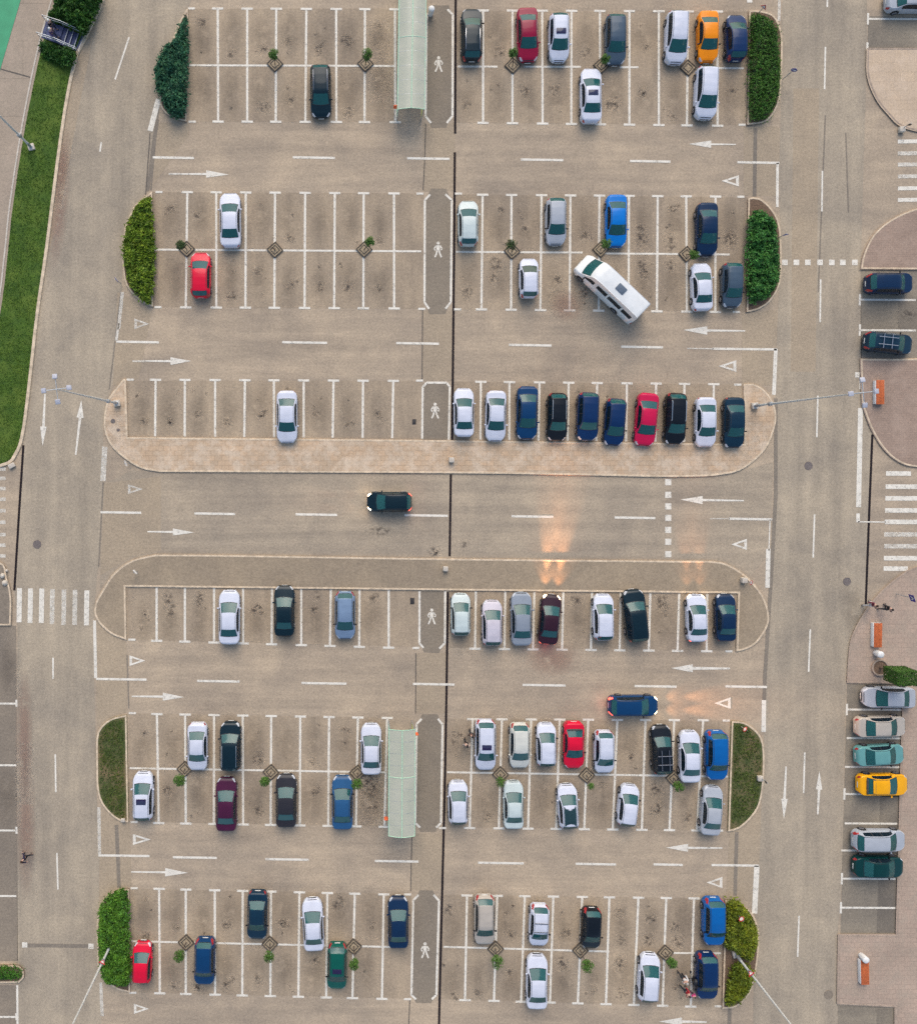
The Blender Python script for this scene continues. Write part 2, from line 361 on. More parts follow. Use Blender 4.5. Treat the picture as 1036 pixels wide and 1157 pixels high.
def loft(st):
    d = STYLE[st]; L, W = d['L'], d['W']; bus = st == 'minibus'
    hmax = max(z for _, z in d['top']); wr = W/2*(.70 if not bus else .80); r = WHEEL_R*(1.1 if bus else 1); ar = r+.05
    xs = {0, .02, .05, .1, .17, .25, L, L-.02, L-.05, L-.1, L-.17, L-.25}
    k = 0
    while k < L: xs.add(round(k, 3)); k += .14
    for c in d['wh']:
        for q in range(-6, 7): xs.add(round(c+ar*math.sin(q*math.pi/12)*.999, 3))
        xs |= {c-ar-.01, c+ar+.01}
    hard = {d['ws'][0]-.05, d['rw'][1]+.045} | set(d['ws']) | set(d['rw']) | {x for p in d['pil'] for x in p} | set(d['sw']) | {.34, L-d['rl']}
    xs = sorted({x for x in xs if all(abs(x-h) > .025 for h in hard)} | hard)
    ring = []
    for x in xs:
        zt = sm(d['top'], x, .03); line = sm(d['belt'], x, .1); zb = min(zt-.05, line)
        g = max(0, min(1, (zt-line-.05)/(hmax-line-.05)))
        e0, e1 = x, L-x
        f = 1-.42*max(0, 1-e0/.80)**2.6-.02*max(0, 1-e0/1.6) if not bus else 1-.22*max(0, 1-e0/.6)**2.2
        f2 = 1-.33*max(0, 1-e1/.6)**2.6-.03*max(0, 1-e1/1.4) if not bus else 1-.03*max(0, 1-e1/.12)**2
        w = W/2*f*f2
        zs = .22+.10*max(0, 1-min(e0, e1)/.35)
        for c in d['wh']:
            if abs(x-c) < ar: zs = max(zs, r+math.sqrt(ar*ar-(x-c)**2))
        y6 = (w-.10)*(1-g) + min(w-.12, wr)*g; gt = .86 if not bus else .56
        yb = w*.945
        side = [(w*.955, zs), (w*(1-.006*g), zs+(zb-zs)*.5), (w*.992, zb-.05 if zb-.05 > zs+.05 else zs+(zb-zs)*.8), (w*.962, zb),
                (yb-(yb-y6)*.07, zb+(zt-zb)*.09), (yb-(yb-y6)*(gt-.02), zb+(zt-zb)*gt), (y6, zt-.035*g-.012), (y6*.945, zt-.028*g-.010), (y6*.895, zt-.022*g-.008), (y6*.5, zt-.004), (0, zt)]
        if bus: side[6] = (y6, zt-.02); side[5] = (yb-(yb-y6)*.45, zb+(zt-zb)*.56)
        cf = pl([(.25, 0), (d['ws'][0], .15), (d['ws'][1], .11), (d['ws'][1]+.6, 0)], x) if not bus else pl([(.3, 0), (.8, .2), (1.45, .2), (2.2, 0)], x)
        cr = pl([(d['rw'][0]-.6, 0), (d['rw'][0], .06), (d['rw'][1], .09), (L-.08, .02)], x) if not bus else 0
        sx = lambda y: L/2-x+(cf-cr)*(1-min(1, (y/w)**2))
        ring.append([(sx(y), y, z) for y, z in side] + [(sx(y), -y, z) for y, z in side[-2::-1]])
    parts = {k: ([], []) for k in ('body', 'windshield', 'rear_window', 'swl', 'swr', 'hll', 'hlr', 'tll', 'tlr')}
    maps = {k: {} for k in parts}; nr = 21
    def put(k, idx):
        v, f = parts[k]; q = []
        for (i, j) in idx:
            if (i, j) not in maps[k]: maps[k][(i, j)] = len(v); v.append(ring[i][j])
            q.append(maps[k][(i, j)])
        f.append(tuple(q))
    blk = []
    for i in range(len(xs)-1):
        xa, xb = xs[i], xs[i+1]; xm = (xa+xb)/2
        for j in range(20):
            s = j if j < 10 else 19-j; lr = 'l' if j < 10 else 'r'; cls = 'body'
            if s in (8, 9) and d['ws'][0] <= xm <= d['ws'][1]: cls = 'windshield'
            elif s in (8, 9) and d['rw'][0] <= xm <= d['rw'][1]: cls = 'rear_window'
            elif s == 4 and d['sw'][0] <= xm <= d['sw'][1] and not any(a <= xm <= b for a, b in d['pil']): cls = 'sw'+lr
            elif s in ((1, 2, 3, 4, 5) if not bus else (1, 2)) and .05 < xm < (.34 if s > 1 else .25): cls = 'hl'+lr
            elif xm > L-d['rl'] and (s in (1, 2, 3) or (s in (4,) and d['rl'] > .2)) and not (s == 1 and d['rl'] > .2 and xm < L-.17): cls = 'tl'+lr
            if cls == 'body': blk.append(1 if (s in (8, 9) and (d['ws'][0]-.051 <= xm <= d['ws'][0] or d['rw'][1] <= xm <= d['rw'][1]+.046)) or (s == 7 and (d['ws'][0]-.051 <= xm <= d['ws'][1] or d['rw'][0] <= xm <= d['rw'][1]+.046)) or (s == 7 and not bus and d['ws'][1] < xm < d['rw'][0]) or (st in ('hatch', 'sedan', 'mpv') and s in (8, 9) and .05 < xm < .10) or (s == 4 and any(a <= xm <= b for a, b in d['pil']) and not bus) else 0)
            put(cls, [(i, j), (i+1, j), (i+1, j+1), (i, j+1)])
    for i, rev in ((0, False), (len(xs)-1, True)):
        ids = [(i, j) for j in range(21)]; put('body', ids[::-1] if rev else ids)
    v, f = parts['body']; fm = blk+[0]*(len(f)-len(blk))
    n = len(v); v += [(L/2-.15, .55, .24), (L/2-.15, -.55, .24), (-L/2+.15, -.55, .24), (-L/2+.15, .55, .24)]; f.append((n, n+1, n+2, n+3)); fm.append(1)
    out = {}
    for k, (v, f) in parts.items():
        if not f: continue
        me = bpy.data.meshes.new(st+'_'+k); me.from_pydata(v, [], f)
        bm = bmesh.new(); bm.from_mesh(me); bm.to_mesh(me); bm.free()
        me.polygons.foreach_set('use_smooth', [True]*len(me.polygons)); me.update(); me.set_sharp_from_angle(angle=R(38))
        out[k] = me
    out['body'].materials.append(M['car_paint']); out['body'].materials.append(M['black_plastic']); out['body'].polygons.foreach_set('material_index', fm)
    for k in ('windshield', 'rear_window', 'swl', 'swr'): out[k].materials.append(M['car_glass'])
    for k in ('hll', 'hlr'): out[k].materials.append(M['lamp_lens']); out[k+'_lit'] = out[k].copy(); out[k+'_lit'].materials[0] = M['lens_lit']
    for k in ('tll', 'tlr'): out[k].materials.append(M['lens_red']); out[k+'_lit'] = out[k].copy(); out[k+'_lit'].materials[0] = M['lens_red_lit']
    # loose parts
    fz = .45 if not bus else .6
    out['grille'] = G().box((L/2-.005, 0, fz+.02), (.03, W*.42, .14), bev=.012).mesh('grille', 'black_plastic')
    out['plate_f'] = G().box((L/2+.02, 0, fz-.12), (.02, .5, .11), bev=.004).mesh('number_plate', 'plate')
    out['plate_r'] = G().box((-L/2-.012, 0, .62), (.02, .5, .11), bev=.004).mesh('number_plate', 'plate')
    mx, mz = L/2-d['ws'][0]-.33, pl(d['belt'], d['ws'][0]+.3)+.05; my = W/2+.05
    for s, k in ((1, 'mirror_l'), (-1, 'mirror_r')):
        out[k] = G().box((mx, s*my, mz+.03), (.12, .17, .12), bev=.04).tube([(mx+.02, s*(W/2-.09), mz-.03), (mx, s*my, mz+.01)], .022, 6).mesh('wing_mirror', 'car_paint')
    rz = hmax; rx0, rx1 = L/2-d['ws'][1]-.2, L/2-d['rw'][0]+.12
    y = wr-.03
    for s, k in ((1, 'rail_l'), (-1, 'rail_r')):
        out[k] = G().tube([(rx0, s*y, rz-.07), (rx0-.15, s*y, rz+.035), (rx1+.15, s*y, rz+.035), (rx1, s*y, rz-.07)], .022, 6).mesh('roof_rail', 'chrome')
    out['sunroof'] = G().box((rx0+.12-.4, 0, rz-.005), (.46, .82, .03), bev=.012).mesh('sunroof', 'car_glass')
    cr = G()
    for q in (.28, .72): cr.tube([(rx0+(rx1-rx0)*q, -y-.06, rz+.09), (rx0+(rx1-rx0)*q, y+.06, rz+.09)], .035, 6)
    for q in (-.3, .3): cr.tube([(rx0+.05, q*1.1, rz+.12), (rx1, q*1.1, rz+.12)], .03, 6)
    for q in (.28, .72):
        for s in (-1, 1): cr.tube([(rx0+(rx1-rx0)*q, s*y, rz-.06), (rx0+(rx1-rx0)*q, s*y, rz+.09)], .03, 6)
    out['rack'] = cr.mesh('roof_rack', 'rim')
    out['bars'] = G().tube([(.15, -y-.02, rz+.05), (.15, y+.02, rz+.05)], .03, 6).tube([(-.65, -y-.02, rz+.05), (-.65, y+.02, rz+.05)], .03, 6).mesh('roof_rack', 'black_plastic')
    out['hatch_vent'] = G().box((-.55, 0, rz+.04), (.85, .62, .09), bev=.04).mesh('roof_hatch', 'matte')
    out['sign'] = G().box((.1, 0, rz+.09), (.18, .5, .14), bev=.04).mesh('roof_sign', 'matte')
    out['spoiler'] = G().box((rx1-.28, 0, rz-.09), (.22, W*.62, .035), bev=.015).mesh('spoiler', 'car_paint')
    # panel gaps and wipers
    hx0 = L/2-d['ws'][0]
    wp = G(); a = L/2-d['ws'][0]-.03; zc = pl(d['top'], d['ws'][0]+.04)+.025
    for q in (-.12, .42): wp.tube([(a, q, zc), (a-.16, q-.5, zc+.10)], .012, 4)
    out['wiper'] = wp.mesh('wipers', 'black_plastic')
    w = G(); tw = .2
    w.lathe([(r*.62, -tw/2), (r*.95, -tw/2), (r, -tw/2+.03), (r, tw/2-.03), (r*.95, tw/2), (r*.62, tw/2)], n=20, axis='Y'); out['tyre'] = w.mesh('wheel', 'tyre')
    for s, k in ((1, 'rim_l'), (-1, 'rim_r')):
        w = G().lathe([(r*.64, -.02), (r*.64, .02)], (0, s*(tw/2-.015), 0), 20, axis='Y')
        for q in range(5): w.box((0, 0, 0), (r*1.1, .02, .05), mat=Matrix.Rotation(q*math.pi/5*2, 4, 'Y') @ Matrix.Translation((r*.3, s*(tw/2+.01), 0)) @ Matrix.Scale(.5, 4, (1, 0, 0)))
        out[k] = w.mesh('rim', 'rim')
    ins = G(); zf = .34 if not bus else .7; zs_ = pl(d['belt'], 2)-.35
    ins.box((hx0-.33, 0, zs_+.22), (.42, W*.72, .22), bev=.08)
    rows_ = [hx0-1.25, hx0-2.15] if not bus else [hx0-1.4-.95*q for q in range(5)]
    for a in rows_:
        if a < -L/2+.6: continue
        for s in ((-1, 1) if a == rows_[0] or bus else (-1, 0, 1)):
            ins.box((a+.1, s*W*.22, zs_), (.48, W*.27, .16), bev=.05).box((0, 0, 0), (.14, W*.26, .62), bev=.05, mat=Matrix.Translation((a-.22, s*W*.22, zs_+.32)) @ Matrix.Rotation(-.25, 4, 'Y'))
    ins.box((0, 0, zf), (L*.62, W*.74, .04)); out['interior'] = ins.mesh('interior', 'upholstery')
    out['dim'] = (L, W, hmax, r, d['wh']); return out
SHELL = {k: loft(k) for k in STYLE}

TEAL, DARK, PALE_SKY = (.020, .105, .105), (.010, .020, .030), (.07, .105, .08)  # the pale tint paints a bright sky reflection into the windscreen colour
COLS = dict(white=(.56, .575, .64), pearl=(.57, .56, .49), mint=(.49, .55, .525), silver=(.36, .38, .41), grey=(.22, .25, .29), bluegrey=(.17, .24, .34), slate=(.055, .085, .118),
  lilac=(.50, .46, .50), beige=(.42, .37, .31), charcoal=(.026, .025, .030), black=(.006, .009, .013), inky=(.004, .016, .024), navy=(.005, .022, .060), blue=(.004, .038, .11), royal=(.004, .024, .085),
  bright=(.002, .155, .50), steel=(.022, .085, .19), crimson=(.25, .006, .034), red=(.62, .006, .034), cherry=(.50, .008, .058), orange=(.80, .24, .004), yellow=(.80, .36, .006), plum=(.060, .010, .035),
  green=(.004, .085, .062), pine=(.003, .034, .033), azure=(.003, .10, .32), buswhite=(.70, .70, .67), teal=(.12, .29, .275), darkred=(.030, .010, .018), deep=(.006, .026, .048))
HEAD = {'U': 90, 'D': -90, 'L': 180, 'R': 0}
NAME = {'sedan': ('sedan_car', 'sedan'), 'hatch': ('hatchback_car', 'hatchback'), 'wagon': ('estate_car', 'estate car'), 'suv': ('suv_car', 'SUV'), 'mpv': ('people_carrier', 'people carrier'), 'coupe': ('coupe_car', 'coupe'), 'minibus': ('minibus', 'minibus')}
def vehicle(px, py, lpx, hd, tilt, st, col, label, opts='', group=None):
    sh = SHELL[st]; L, W, hm, r, wh = sh['dim']; c = COLS[col]
    nm, cat = NAME[st]
    loc = at(px, py, hm*.5); loc.z = 0.0
    ang = (HEAD[hd] if isinstance(hd, str) else hd) + tilt
    o = thing(nm, label, cat, loc, R(ang), group)
    real = lpx/S*.955; k = max(.86, min(1.12, real/L)); o.scale = (k, .5+.5*k if k < 1 else 1, 1)
    lit = '_lit' if 'lit' in opts else ''; trim = (.014, .014, .016)
    link('body', sh['body'], o, c)
    g1 = PALE_SKY if 'pale' in opts else TEAL
    link('interior', sh['interior'], o)
    link('windshield', sh['windshield'], o, g1); link('rear_window', sh['rear_window'], o, TEAL)
    for q in ('swl', 'swr'): link('side_window', sh[q], o, DARK)
    for q in ('hll', 'hlr'): link('headlight', sh[q+lit], o)
    for q in ('tll', 'tlr'): link('tail_light', sh[q+lit], o)
    for q in ('mirror_l', 'mirror_r'): link('wing_mirror', sh[q], o, c if 'bm' not in opts else trim)
    link('grille', sh['grille'], o); link('number_plate', sh['plate_f'], o); link('number_plate', sh['plate_r'], o); link('wiper', sh['wiper'], o)
    for x in wh:
        for s in (1, -1):
            w = link('wheel', sh['tyre'], o, loc=(L/2-x, s*(W/2-.105), r)); link('rim', sh['rim_l' if s > 0 else 'rim_r'], w)
    if 'rails' in opts:
        for q in ('rail_l', 'rail_r'): link('roof_rail', sh[q], o)
    if 'sun' in opts: link('sunroof', sh['sunroof'], o, (.03, .02, .07))
    if 'rack' in opts: link('roof_rack', sh['rack'], o)
    if 'bars' in opts: link('roof_rack', sh['bars'], o)
    if 'vent' in opts: link('roof_hatch', sh['hatch_vent'], o, (.09, .12, .16))
    if 'glassroof' in opts:
        link('glass_roof', roof_patch(st), o, (.012, .03, .036))
    if 'sign' in opts: link('roof_sign', sh['sign'], o, (.8, .45, .02))
    if 'spoil' in opts: link('spoiler', sh['spoiler'], o, c)
    if lit:
        for s in (1, -1):
            for size, dip, mul in ((64, 7, .55), (25, 3.0, 8.0)):
                ld = bpy.data.lights.new('headlight_beam', 'SPOT'); ld.energy = mul*BEAM[opts.split('beam')[-1][:1]]; ld.color = (1, .48, .22); ld.spot_size = R(size); ld.spot_blend = 1; ld.shadow_soft_size = .1
                lo = link('headlight_beam', ld, o); lo.location = (L/2+.12, s*W*.32, .66); lo.rotation_euler = (R(90-dip), 0, R(-90+s*.5))
        if 'brake' in opts:
            ld = bpy.data.lights.new('tail_glow', 'POINT'); ld.energy = 3; ld.color = (1, .10, .10); ld.shadow_soft_size = .3
            lo = link('tail_glow', ld, o); lo.location = (-L/2-.35, 0, .55)
    return o
BEAM = {'0': 22, '1': 95, '2': 190, '3': 340}
_rp = {}
def roof_patch(st):
    if st not in _rp:
        d = STYLE[st]; L, W = d['L'], d['W']; g = []; hm = SHELL[st]['dim'][2]
        xs = [d['ws'][1]+.02+i*(d['rw'][0]-.04-d['ws'][1])/8 for i in range(9)]; v, f = [], []
        for x in xs:
            z = sm(d['top'], x, .03)+.006; y = W/2*.60
            v += [(L/2-x, q*y, z-.004*q*q) for q in (-1, -.5, 0, .5, 1)]
        for i in range(8):
            for j in range(4): f.append((i*5+j, i*5+j+1, (i+1)*5+j+1, (i+1)*5+j))
        me = bpy.data.meshes.new('glass_roof'); me.from_pydata(v, [], [q[::-1] for q in f]); me.materials.append(M['car_glass']); me.polygons.foreach_set('use_smooth', [True]*len(me.polygons)); _rp[st] = me
    return _rp[st]

GT = 'cars parked in the top two rows'; GC = 'cars parked nose to the paved strip'; GD = 'cars parked below the grey island'; GE = 'cars parked in the double row by the shelter'; GF = 'cars parked in the bottom rows'; GR = 'cars parked along the right edge'
V = [
 # top double row
 (362.5,102.5,61,'D',1,'wagon','inky','black estate with silver roof rails, alone in the top left bays',GT,'rails'),
 (533,39,62,'U',0,'wagon','inky','dark estate beside the top of the pedestrian walkway and drain',GT,'rails bm'),
 (596,39,62,'D',2,'sedan','crimson','dark crimson sedan facing down beside a planted tree in the top row',GT,''),
 (631.5,42,56,'D',0,'hatch','white','white hatchback with dark sunroof between the crimson sedan and an empty bay',GT,'sun'),
 (695.5,44,58,'D',0,'wagon','slate','slate blue estate in the top row behind the small tree',GT,'bm'),
 (764.5,41.5,61,'D',-2,'mpv','white','white people carrier left of the orange taxi coloured sedan',GT,''),
 (799.5,41,59,'D',0,'sedan','orange','bright orange sedan in the top right corner',GT,'bm'),
 (831.5,42,54,'U',0,'hatch','royal','dark blue hatchback with red lamps beside the top right hedge',GT,'bm'),
 (667.5,107.5,64,'U',0,'sedan','white','white sedan with sunroof facing up, below the top row beside an oil patch',GT,'sun'),
 (798,104,61,'D',-2,'mpv','white','white people carrier parked nose down right behind the orange sedan',GT,''),
 # second double row
 (260.5,248.5,64,'U',1,'sedan','white','white sedan parked up beside the red hatchback on the left',GT,''),
 (227,310.5,53,'U',0,'hatch','red','red hatchback by the young tree near the left yellow green hedge',GT,''),
 (529,252,53,'U',0,'hatch','mint','pale silver hatchback hard against the drain in the second row',GT,''),
 (628,250,55,'D',0,'hatch','silver','silver grey hatchback facing down in the second row',GT,'bm'),
 (696,249.5,61,'D',0,'sedan','bright','vivid blue sedan above the white minibus',GT,''),
 (798.5,259,62,'D',0,'sedan','navy','navy sedan in the second row near the right hedge',GT,''),
 (597.5,314,46,'U',0,'hatch','white','short white hatchback left of the white minibus',GT,'pale'),
 (792.5,324,56,'U',2,'sedan','white','white sedan with beige windscreen beside the dark hatchback by the hedge',GT,''),
 (827,322,52,'D',0,'hatch','slate','dark slate hatchback hard against the leafy right hedge',GT,'bm'),
 # row along the paved strip
 (324.5,471,61,'D',0,'sedan','white','lone white sedan in the left bays above the paved strip',GC,''),
 (524,466,57,'U',0,'sedan','white','white sedan nose up next to the drain, first of its row',GC,''),
 (560,470,59,'D',-1,'sedan','white','white sedan nose down, second of its row after the drain',GC,''),
 (595.5,466.5,62,'D',-1,'sedan','blue','deep blue long sedan between a white sedan and a black estate',GC,''),
 (629.5,471,56,'D',-1,'wagon','black','black estate with red tail lamps and pale roof rails above the strip',GC,'rails bm'),
 (664,470.5,56,'D',-2,'suv','royal','navy SUV without rails, fifth in the row above the paved strip',GC,'bm'),
 (694.5,477,55,'D',-4,'hatch','royal','blue hatchback with red lamps, slanted beside the pinkish red sedan',GC,'bm'),
 (730,474,62,'D',-5,'sedan','cherry','pinkish red sedan parked askew above the paved strip',GC,''),
 (763,473,60,'D',-2,'wagon','black','black estate with bright silver rails right of the pinkish red sedan',GC,'rails'),
 (797,477,58,'D',0,'sedan','white','white sedan between the black railed estate and the last dark sedan',GC,''),
 (829,477.5,59,'D',0,'sedan','deep','dark teal sedan last in the row by the tall lamp post',GC,'bm'),
 # road
 (440,567,52,'L',0,'hatch','inky','dark hatchback driving left on the central road with its lights on',None,'lit beam0'),
 # row below the grey island
 (259.5,697.5,63,'U',0,'sedan','white','white sedan, leftmost car below the grey island',GD,''),
 (321.5,690.5,59,'U',0,'sedan','inky','black teal sedan touching the island kerb on the left side',GD,''),
 (390,695.5,56,'D',0,'hatch','bluegrey','blue grey hatchback nose down below the grey island',GD,'bm'),
 (520.5,694.5,49,'U',0,'hatch','mint','pale mint hatchback next to the drain below the grey island',GD,'bm'),
 (556,704,53,'U',0,'hatch','lilac','lilac silver hatchback set back beside the mint hatchback',GD,''),
 (589,699.5,62,'U',0,'sedan','grey','mid grey sedan left of the car with shining headlights',GD,''),
 (621,700,58,'U',-6,'sedan','darkred','dark red and black sedan shining its headlights over the island',GD,'lit brake beam3'),
 (681.5,697.5,54,'U',0,'hatch','white','white hatchback left of the large black teal SUV',GD,''),
 (718,696,61,'U',6,'suv','inky','black teal SUV parked askew below the grey island',GD,''),
 (787,698.5,55,'U',1,'sedan','white','white sedan with headlights on beside the navy end car',GD,'lit beam1'),
 (819.5,698,55,'U',0,'sedan','navy','navy sedan in the last bay at the right of the grey island',GD,''),
 # aisle
 (715.5,797.5,58,'R',0,'wagon','blue','dark blue estate driving right along the lower aisle with red lamps lit',None,'lit brake beam2 bm'),
 # double row by the shelter
 (223.5,844,56,'D',0,'sedan','white','white sedan above the small tree on the left, nose down',GE,''),
 (260.5,843.5,56,'U',0,'suv','inky','dark teal SUV with short rails beside a white sedan',GE,'rails'),
 (162,900,56,'U',0,'hatch','white','white hatchback with sunroof beside the left brown grass bed',GE,'sun'),
 (256,909,62,'U',0,'sedan','plum','purple maroon sedan sticking out of its bay',GE,''),
 (323.5,905,61,'U',0,'sedan','charcoal','charcoal sedan with chrome window line in the lower left bays',GE,''),
 (387,907,62,'U',0,'sedan','steel','steel blue sedan under a small tree near the shelter',GE,'bm'),
 (419.5,846.5,59,'U',0,'sedan','white','white sedan directly left of the lower glass shelter',GE,''),
 (548.5,842,59,'D',0,'wagon','white','white estate with sunroof beside two walking people',GE,'sun'),
 (587,843,53,'D',0,'hatch','pearl','cream white hatchback with orange rimmed tail, two left of the red coupe',GE,''),
 (617,841.5,50,'U',0,'hatch','white','white hatchback directly left of the red coupe',GE,'bm'),
 (648,842,55,'D',0,'coupe','red','bright red coupe with dark wiper streak in the middle row',GE,'bm'),
 (682.5,850,50,'D',0,'hatch','white','white hatchback directly right of the red coupe',GE,'bm'),
 (747.5,847.5,57,'U',2,'wagon','black','black estate carrying a white roof rack',GE,'rack'),
 (779,855,60,'U',0,'sedan','white','white sedan between the roof rack estate and the blue SUV',GE,''),
 (809.5,854,57,'D',0,'suv','azure','bright blue SUV beside the right grass bed',GE,'bm'),
 (517.5,907,50,'U',0,'hatch','white','white hatchback beside the drain opposite the shelter',GE,''),
 (580,909.5,55,'U',0,'sedan','mint','pale mint white sedan under a leafy sapling',GE,''),
 (641.5,911.5,51,'U',3,'hatch','white','silver white hatchback with black glass roof',GE,'glassroof'),
 (709.5,910,48,'U',-7,'hatch','white','white hatchback parked askew alone in the lower middle bays',GE,'bm'),
 (803.5,916,57,'U',-5,'sedan','silver','silver beige sedan leaning in its bay below the blue SUV',GE,''),
 # bottom rows
 (161,1088,47,'U',-1,'hatch','red','small red hatchback beside the bottom left hedge',GF,''),
 (231.5,1087,50,'D',-1,'suv','blue','dark blue SUV nose down near the small red hatchback',GF,'bm'),
 (291,1034.5,57,'D',-1,'sedan','deep','dark petrol sedan with red lamps in the bottom left rows',GF,'bm'),
 (354,1045,60,'U',3,'sedan','white','white sedan with bonnet badge in the bottom left rows',GF,''),
 (381,1092.5,53,'D',-1,'wagon','green','emerald green estate in the bottom row',GF,'bm sun'),
 (450,1042.5,59,'U',0,'sedan','navy','navy sedan beside the bottom pedestrian walkway',GF,''),
 (547.5,1040,58,'D',0,'wagon','beige','beige grey estate at the left of the bottom right rows',GF,'bm'),
 (609,1046,49,'D',-2,'hatch','white','white hatchback with two black roof bars',GF,'bars bm'),
 (668,1049.5,48,'D',-2,'hatch','black','black hatchback beside a planted tree in the bottom rows',GF,'bm'),
 (606.5,1109.5,62,'U',-1,'sedan','white','long white sedan behind the white hatchback with roof bars',GF,''),
 (733,1105,55,'U',-4,'hatch','white','white hatchback with teal windscreen near the family and pushchair',GF,''),
 (806.5,1042,55,'D',0,'suv','azure','bright blue SUV beside the bottom right hedge',GF,'bm'),
 (798.5,1103.5,53,'D',0,'suv','royal','navy SUV next to the family at the bottom right',GF,'bm'),
 # right edge
 (1030,1,60,'R',0,'sedan','silver','silver sedan cut off by the top right corner',GR,'bm'),
 (1005,320,52,'R',0,'suv','navy','dark navy SUV below the reddish paved corner',GR,'bm'),
 (1004,387.5,56,'R',-6,'wagon','deep','dark teal estate with pale roof rack on the right edge',GR,'rack bm'),
 (1004,788,60,'L',0,'sedan','silver','silver sedan facing left below the clipped tree',GR,'bm'),
 (995,821,59,'R',1,'sedan','beige','beige sedan with red lamps between silver and turquoise sedans',GR,''),
 (994,853,57,'R',3,'sedan','teal','turquoise sedan just above the yellow coupe',GR,'bm'),
 (997,886.5,59,'R',0,'coupe','yellow','yellow coupe on the right edge',GR,'spoil'),
 (993.5,950,61,'R',0,'wagon','silver','silver lilac estate close against a dark green sedan',GR,''),
 (992.5,979.5,59,'R',-1,'sedan','pine','dark green sedan under the silver lilac estate',GR,'bm'),
]
for px, py, lp, hd, tl, st, col, lab, grp, op in V: vehicle(px, py, lp, hd, tl, st, col, lab, op, grp)
# the minibus stands across the bays: nose to the upper left
vehicle(690.5, 325, 92, 180-43.5, 0, 'minibus', 'buswhite', 'white minibus parked diagonally across two bays, grey hatch on its roof', 'vent bm')
# ---------------------------------------------------------------- the ground
gd = 260
kind(mesh_obj('ground', [(-gd, -gd, 0), (gd, -gd, 0), (gd, gd, 0), (-gd, gd, 0)], [(0, 1, 2, 3)], 'asphalt_lot'))
Z1, Z2, Z3 = .004, .008, .012
sheet('left_road', [(118,-40),(232,-40),(213,9),(196,60),(183,110),(168,215),(152,232),(139,276),(138,326),(128,432),(117,478),(117,545),(112,630),(107,690),(107,770),(110,905),(113,965),(112,1040),(114,1112),(116,1200),(20,1200),(20,700),(16,660),(26,505),(51,290),(75,108)], Z1, 'asphalt_road')
sheet('right_road', [(886,-40),(882,30),(882,110),(880,183),(881,262),(877,400),(876,470),(874,560),(870,620),(867.5,700),(864,790),(862,850),(857,930),(854,1000),(851,1110),(850,1200),(946,1200),(945.5,1060),(951,990),(955,780),(957,745),(962,718),(980,680),(984,491),(973,457),(972,300),(979,60),(979,-40)], Z1, 'asphalt_road')
sheet('main_road', [(116,548),(150,531),(182,535),(520,537),(740,541),(811,539.5),(842,531),(873,522),(869,625),(846,654),(826,640),(806,633),(520,630.5),(173,626),(150,632),(131,646),(113,668)], Z1, 'asphalt_main')
# bay floors, slightly darker and stained
for q in ([(213,10),(447,9.5),(447,138),(213,137.5)], [(515.5,12),(845,13),(841,141),(515.5,138.5)], [(173,217),(479,218.5),(479,349),(173,347)], [(514,219.5),(843,223),(841,352),(513,349.5)],
          [(144,430),(477,430.5),(477,496),(145,493)], [(512,431),(839,434.5),(839,501),(511,497)], [(144,664.5),(473,668),(472,731),(145,723)], [(506,668),(831,672),(829,735),(505,732)],
          [(146,806),(439,811),(435,934),(147,928.5)], [(504.5,812),(825,814),(821,938.5),(502,935)], [(149,1004),(465,1010.5),(463,1128.5),(149,1121.5)], [(500.5,1011),(818,1015.5),(815,1138),(498,1129)]):
    sheet('bay_floor', q, Z1, 'asphalt_bay')
for q in ([(972,305.5),(1070,306),(1070,404.5),(972,404.5)], [(956.5,773),(1019,773),(1011,1055),(949,1055)], [(980,18),(1070,20),(1070,54),(980,54)], [(946,1136),(1009,1138),(1009,1200),(946,1200)]):
    sheet('bay_floor', q, Z1, 'asphalt_side')
for q in ([(1000,773),(1018.5,773),(1015,900),(996,900)], [(994,897),(1015,897),(1011,1054),(990,1054)], [(1014,338),(1070,338),(1070,372),(1014,372)], [(990,1140),(1009.5,1140),(1009,1200),(990,1200)]): sheet('bay_patch', q, Z2, 'asphalt_old')
sheet('bay_floor', [(-60,707),(19,707),(20.5,1086),(-60,1086)], Z1, 'asphalt_dark'); sheet('bay_floor', [(-60,1113),(20,1113),(20,1200),(-60,1200)], Z1, 'asphalt_dark')
sheet('side_road', [(-60,527),(4,526),(24,506),(21,560),(17,655),(10,655),(-1,634),(-60,634)], Z1, 'asphalt_lot')
for q in ([(478,139),(514,139),(513.6,216),(478,216)], [(477,350),(512,352),(511,430),(477,430)], [(470,738),(505,738),(503.5,806),(470,806)], [(465.5,942),(501,942),(497,1006),(464.5,1006)], [(840,143),(880,143),(880,222),(840,221)], [(838,354),(878,350),(875,436),(838,434)], [(176,139),(214,139),(214,152),(170,214)], [(133,330),(157,342),(172,352),(157,428),(128,436)], [(118,546),(182,538),(182,622),(150,628),(114,650)], [(108,700),(143,726),(144,803),(110,830)], [(113,912),(147,931),(149,1001),(113,1018)], [(824,941),(860,905),(856,1020),(820,1012)], [(60,-20),(118,-20),(90,120),(66,250),(50,300)], [(896,100),(925,100),(921,420),(893,420)]): sheet('asphalt_patch', q, .0055, 'asphalt_patch')
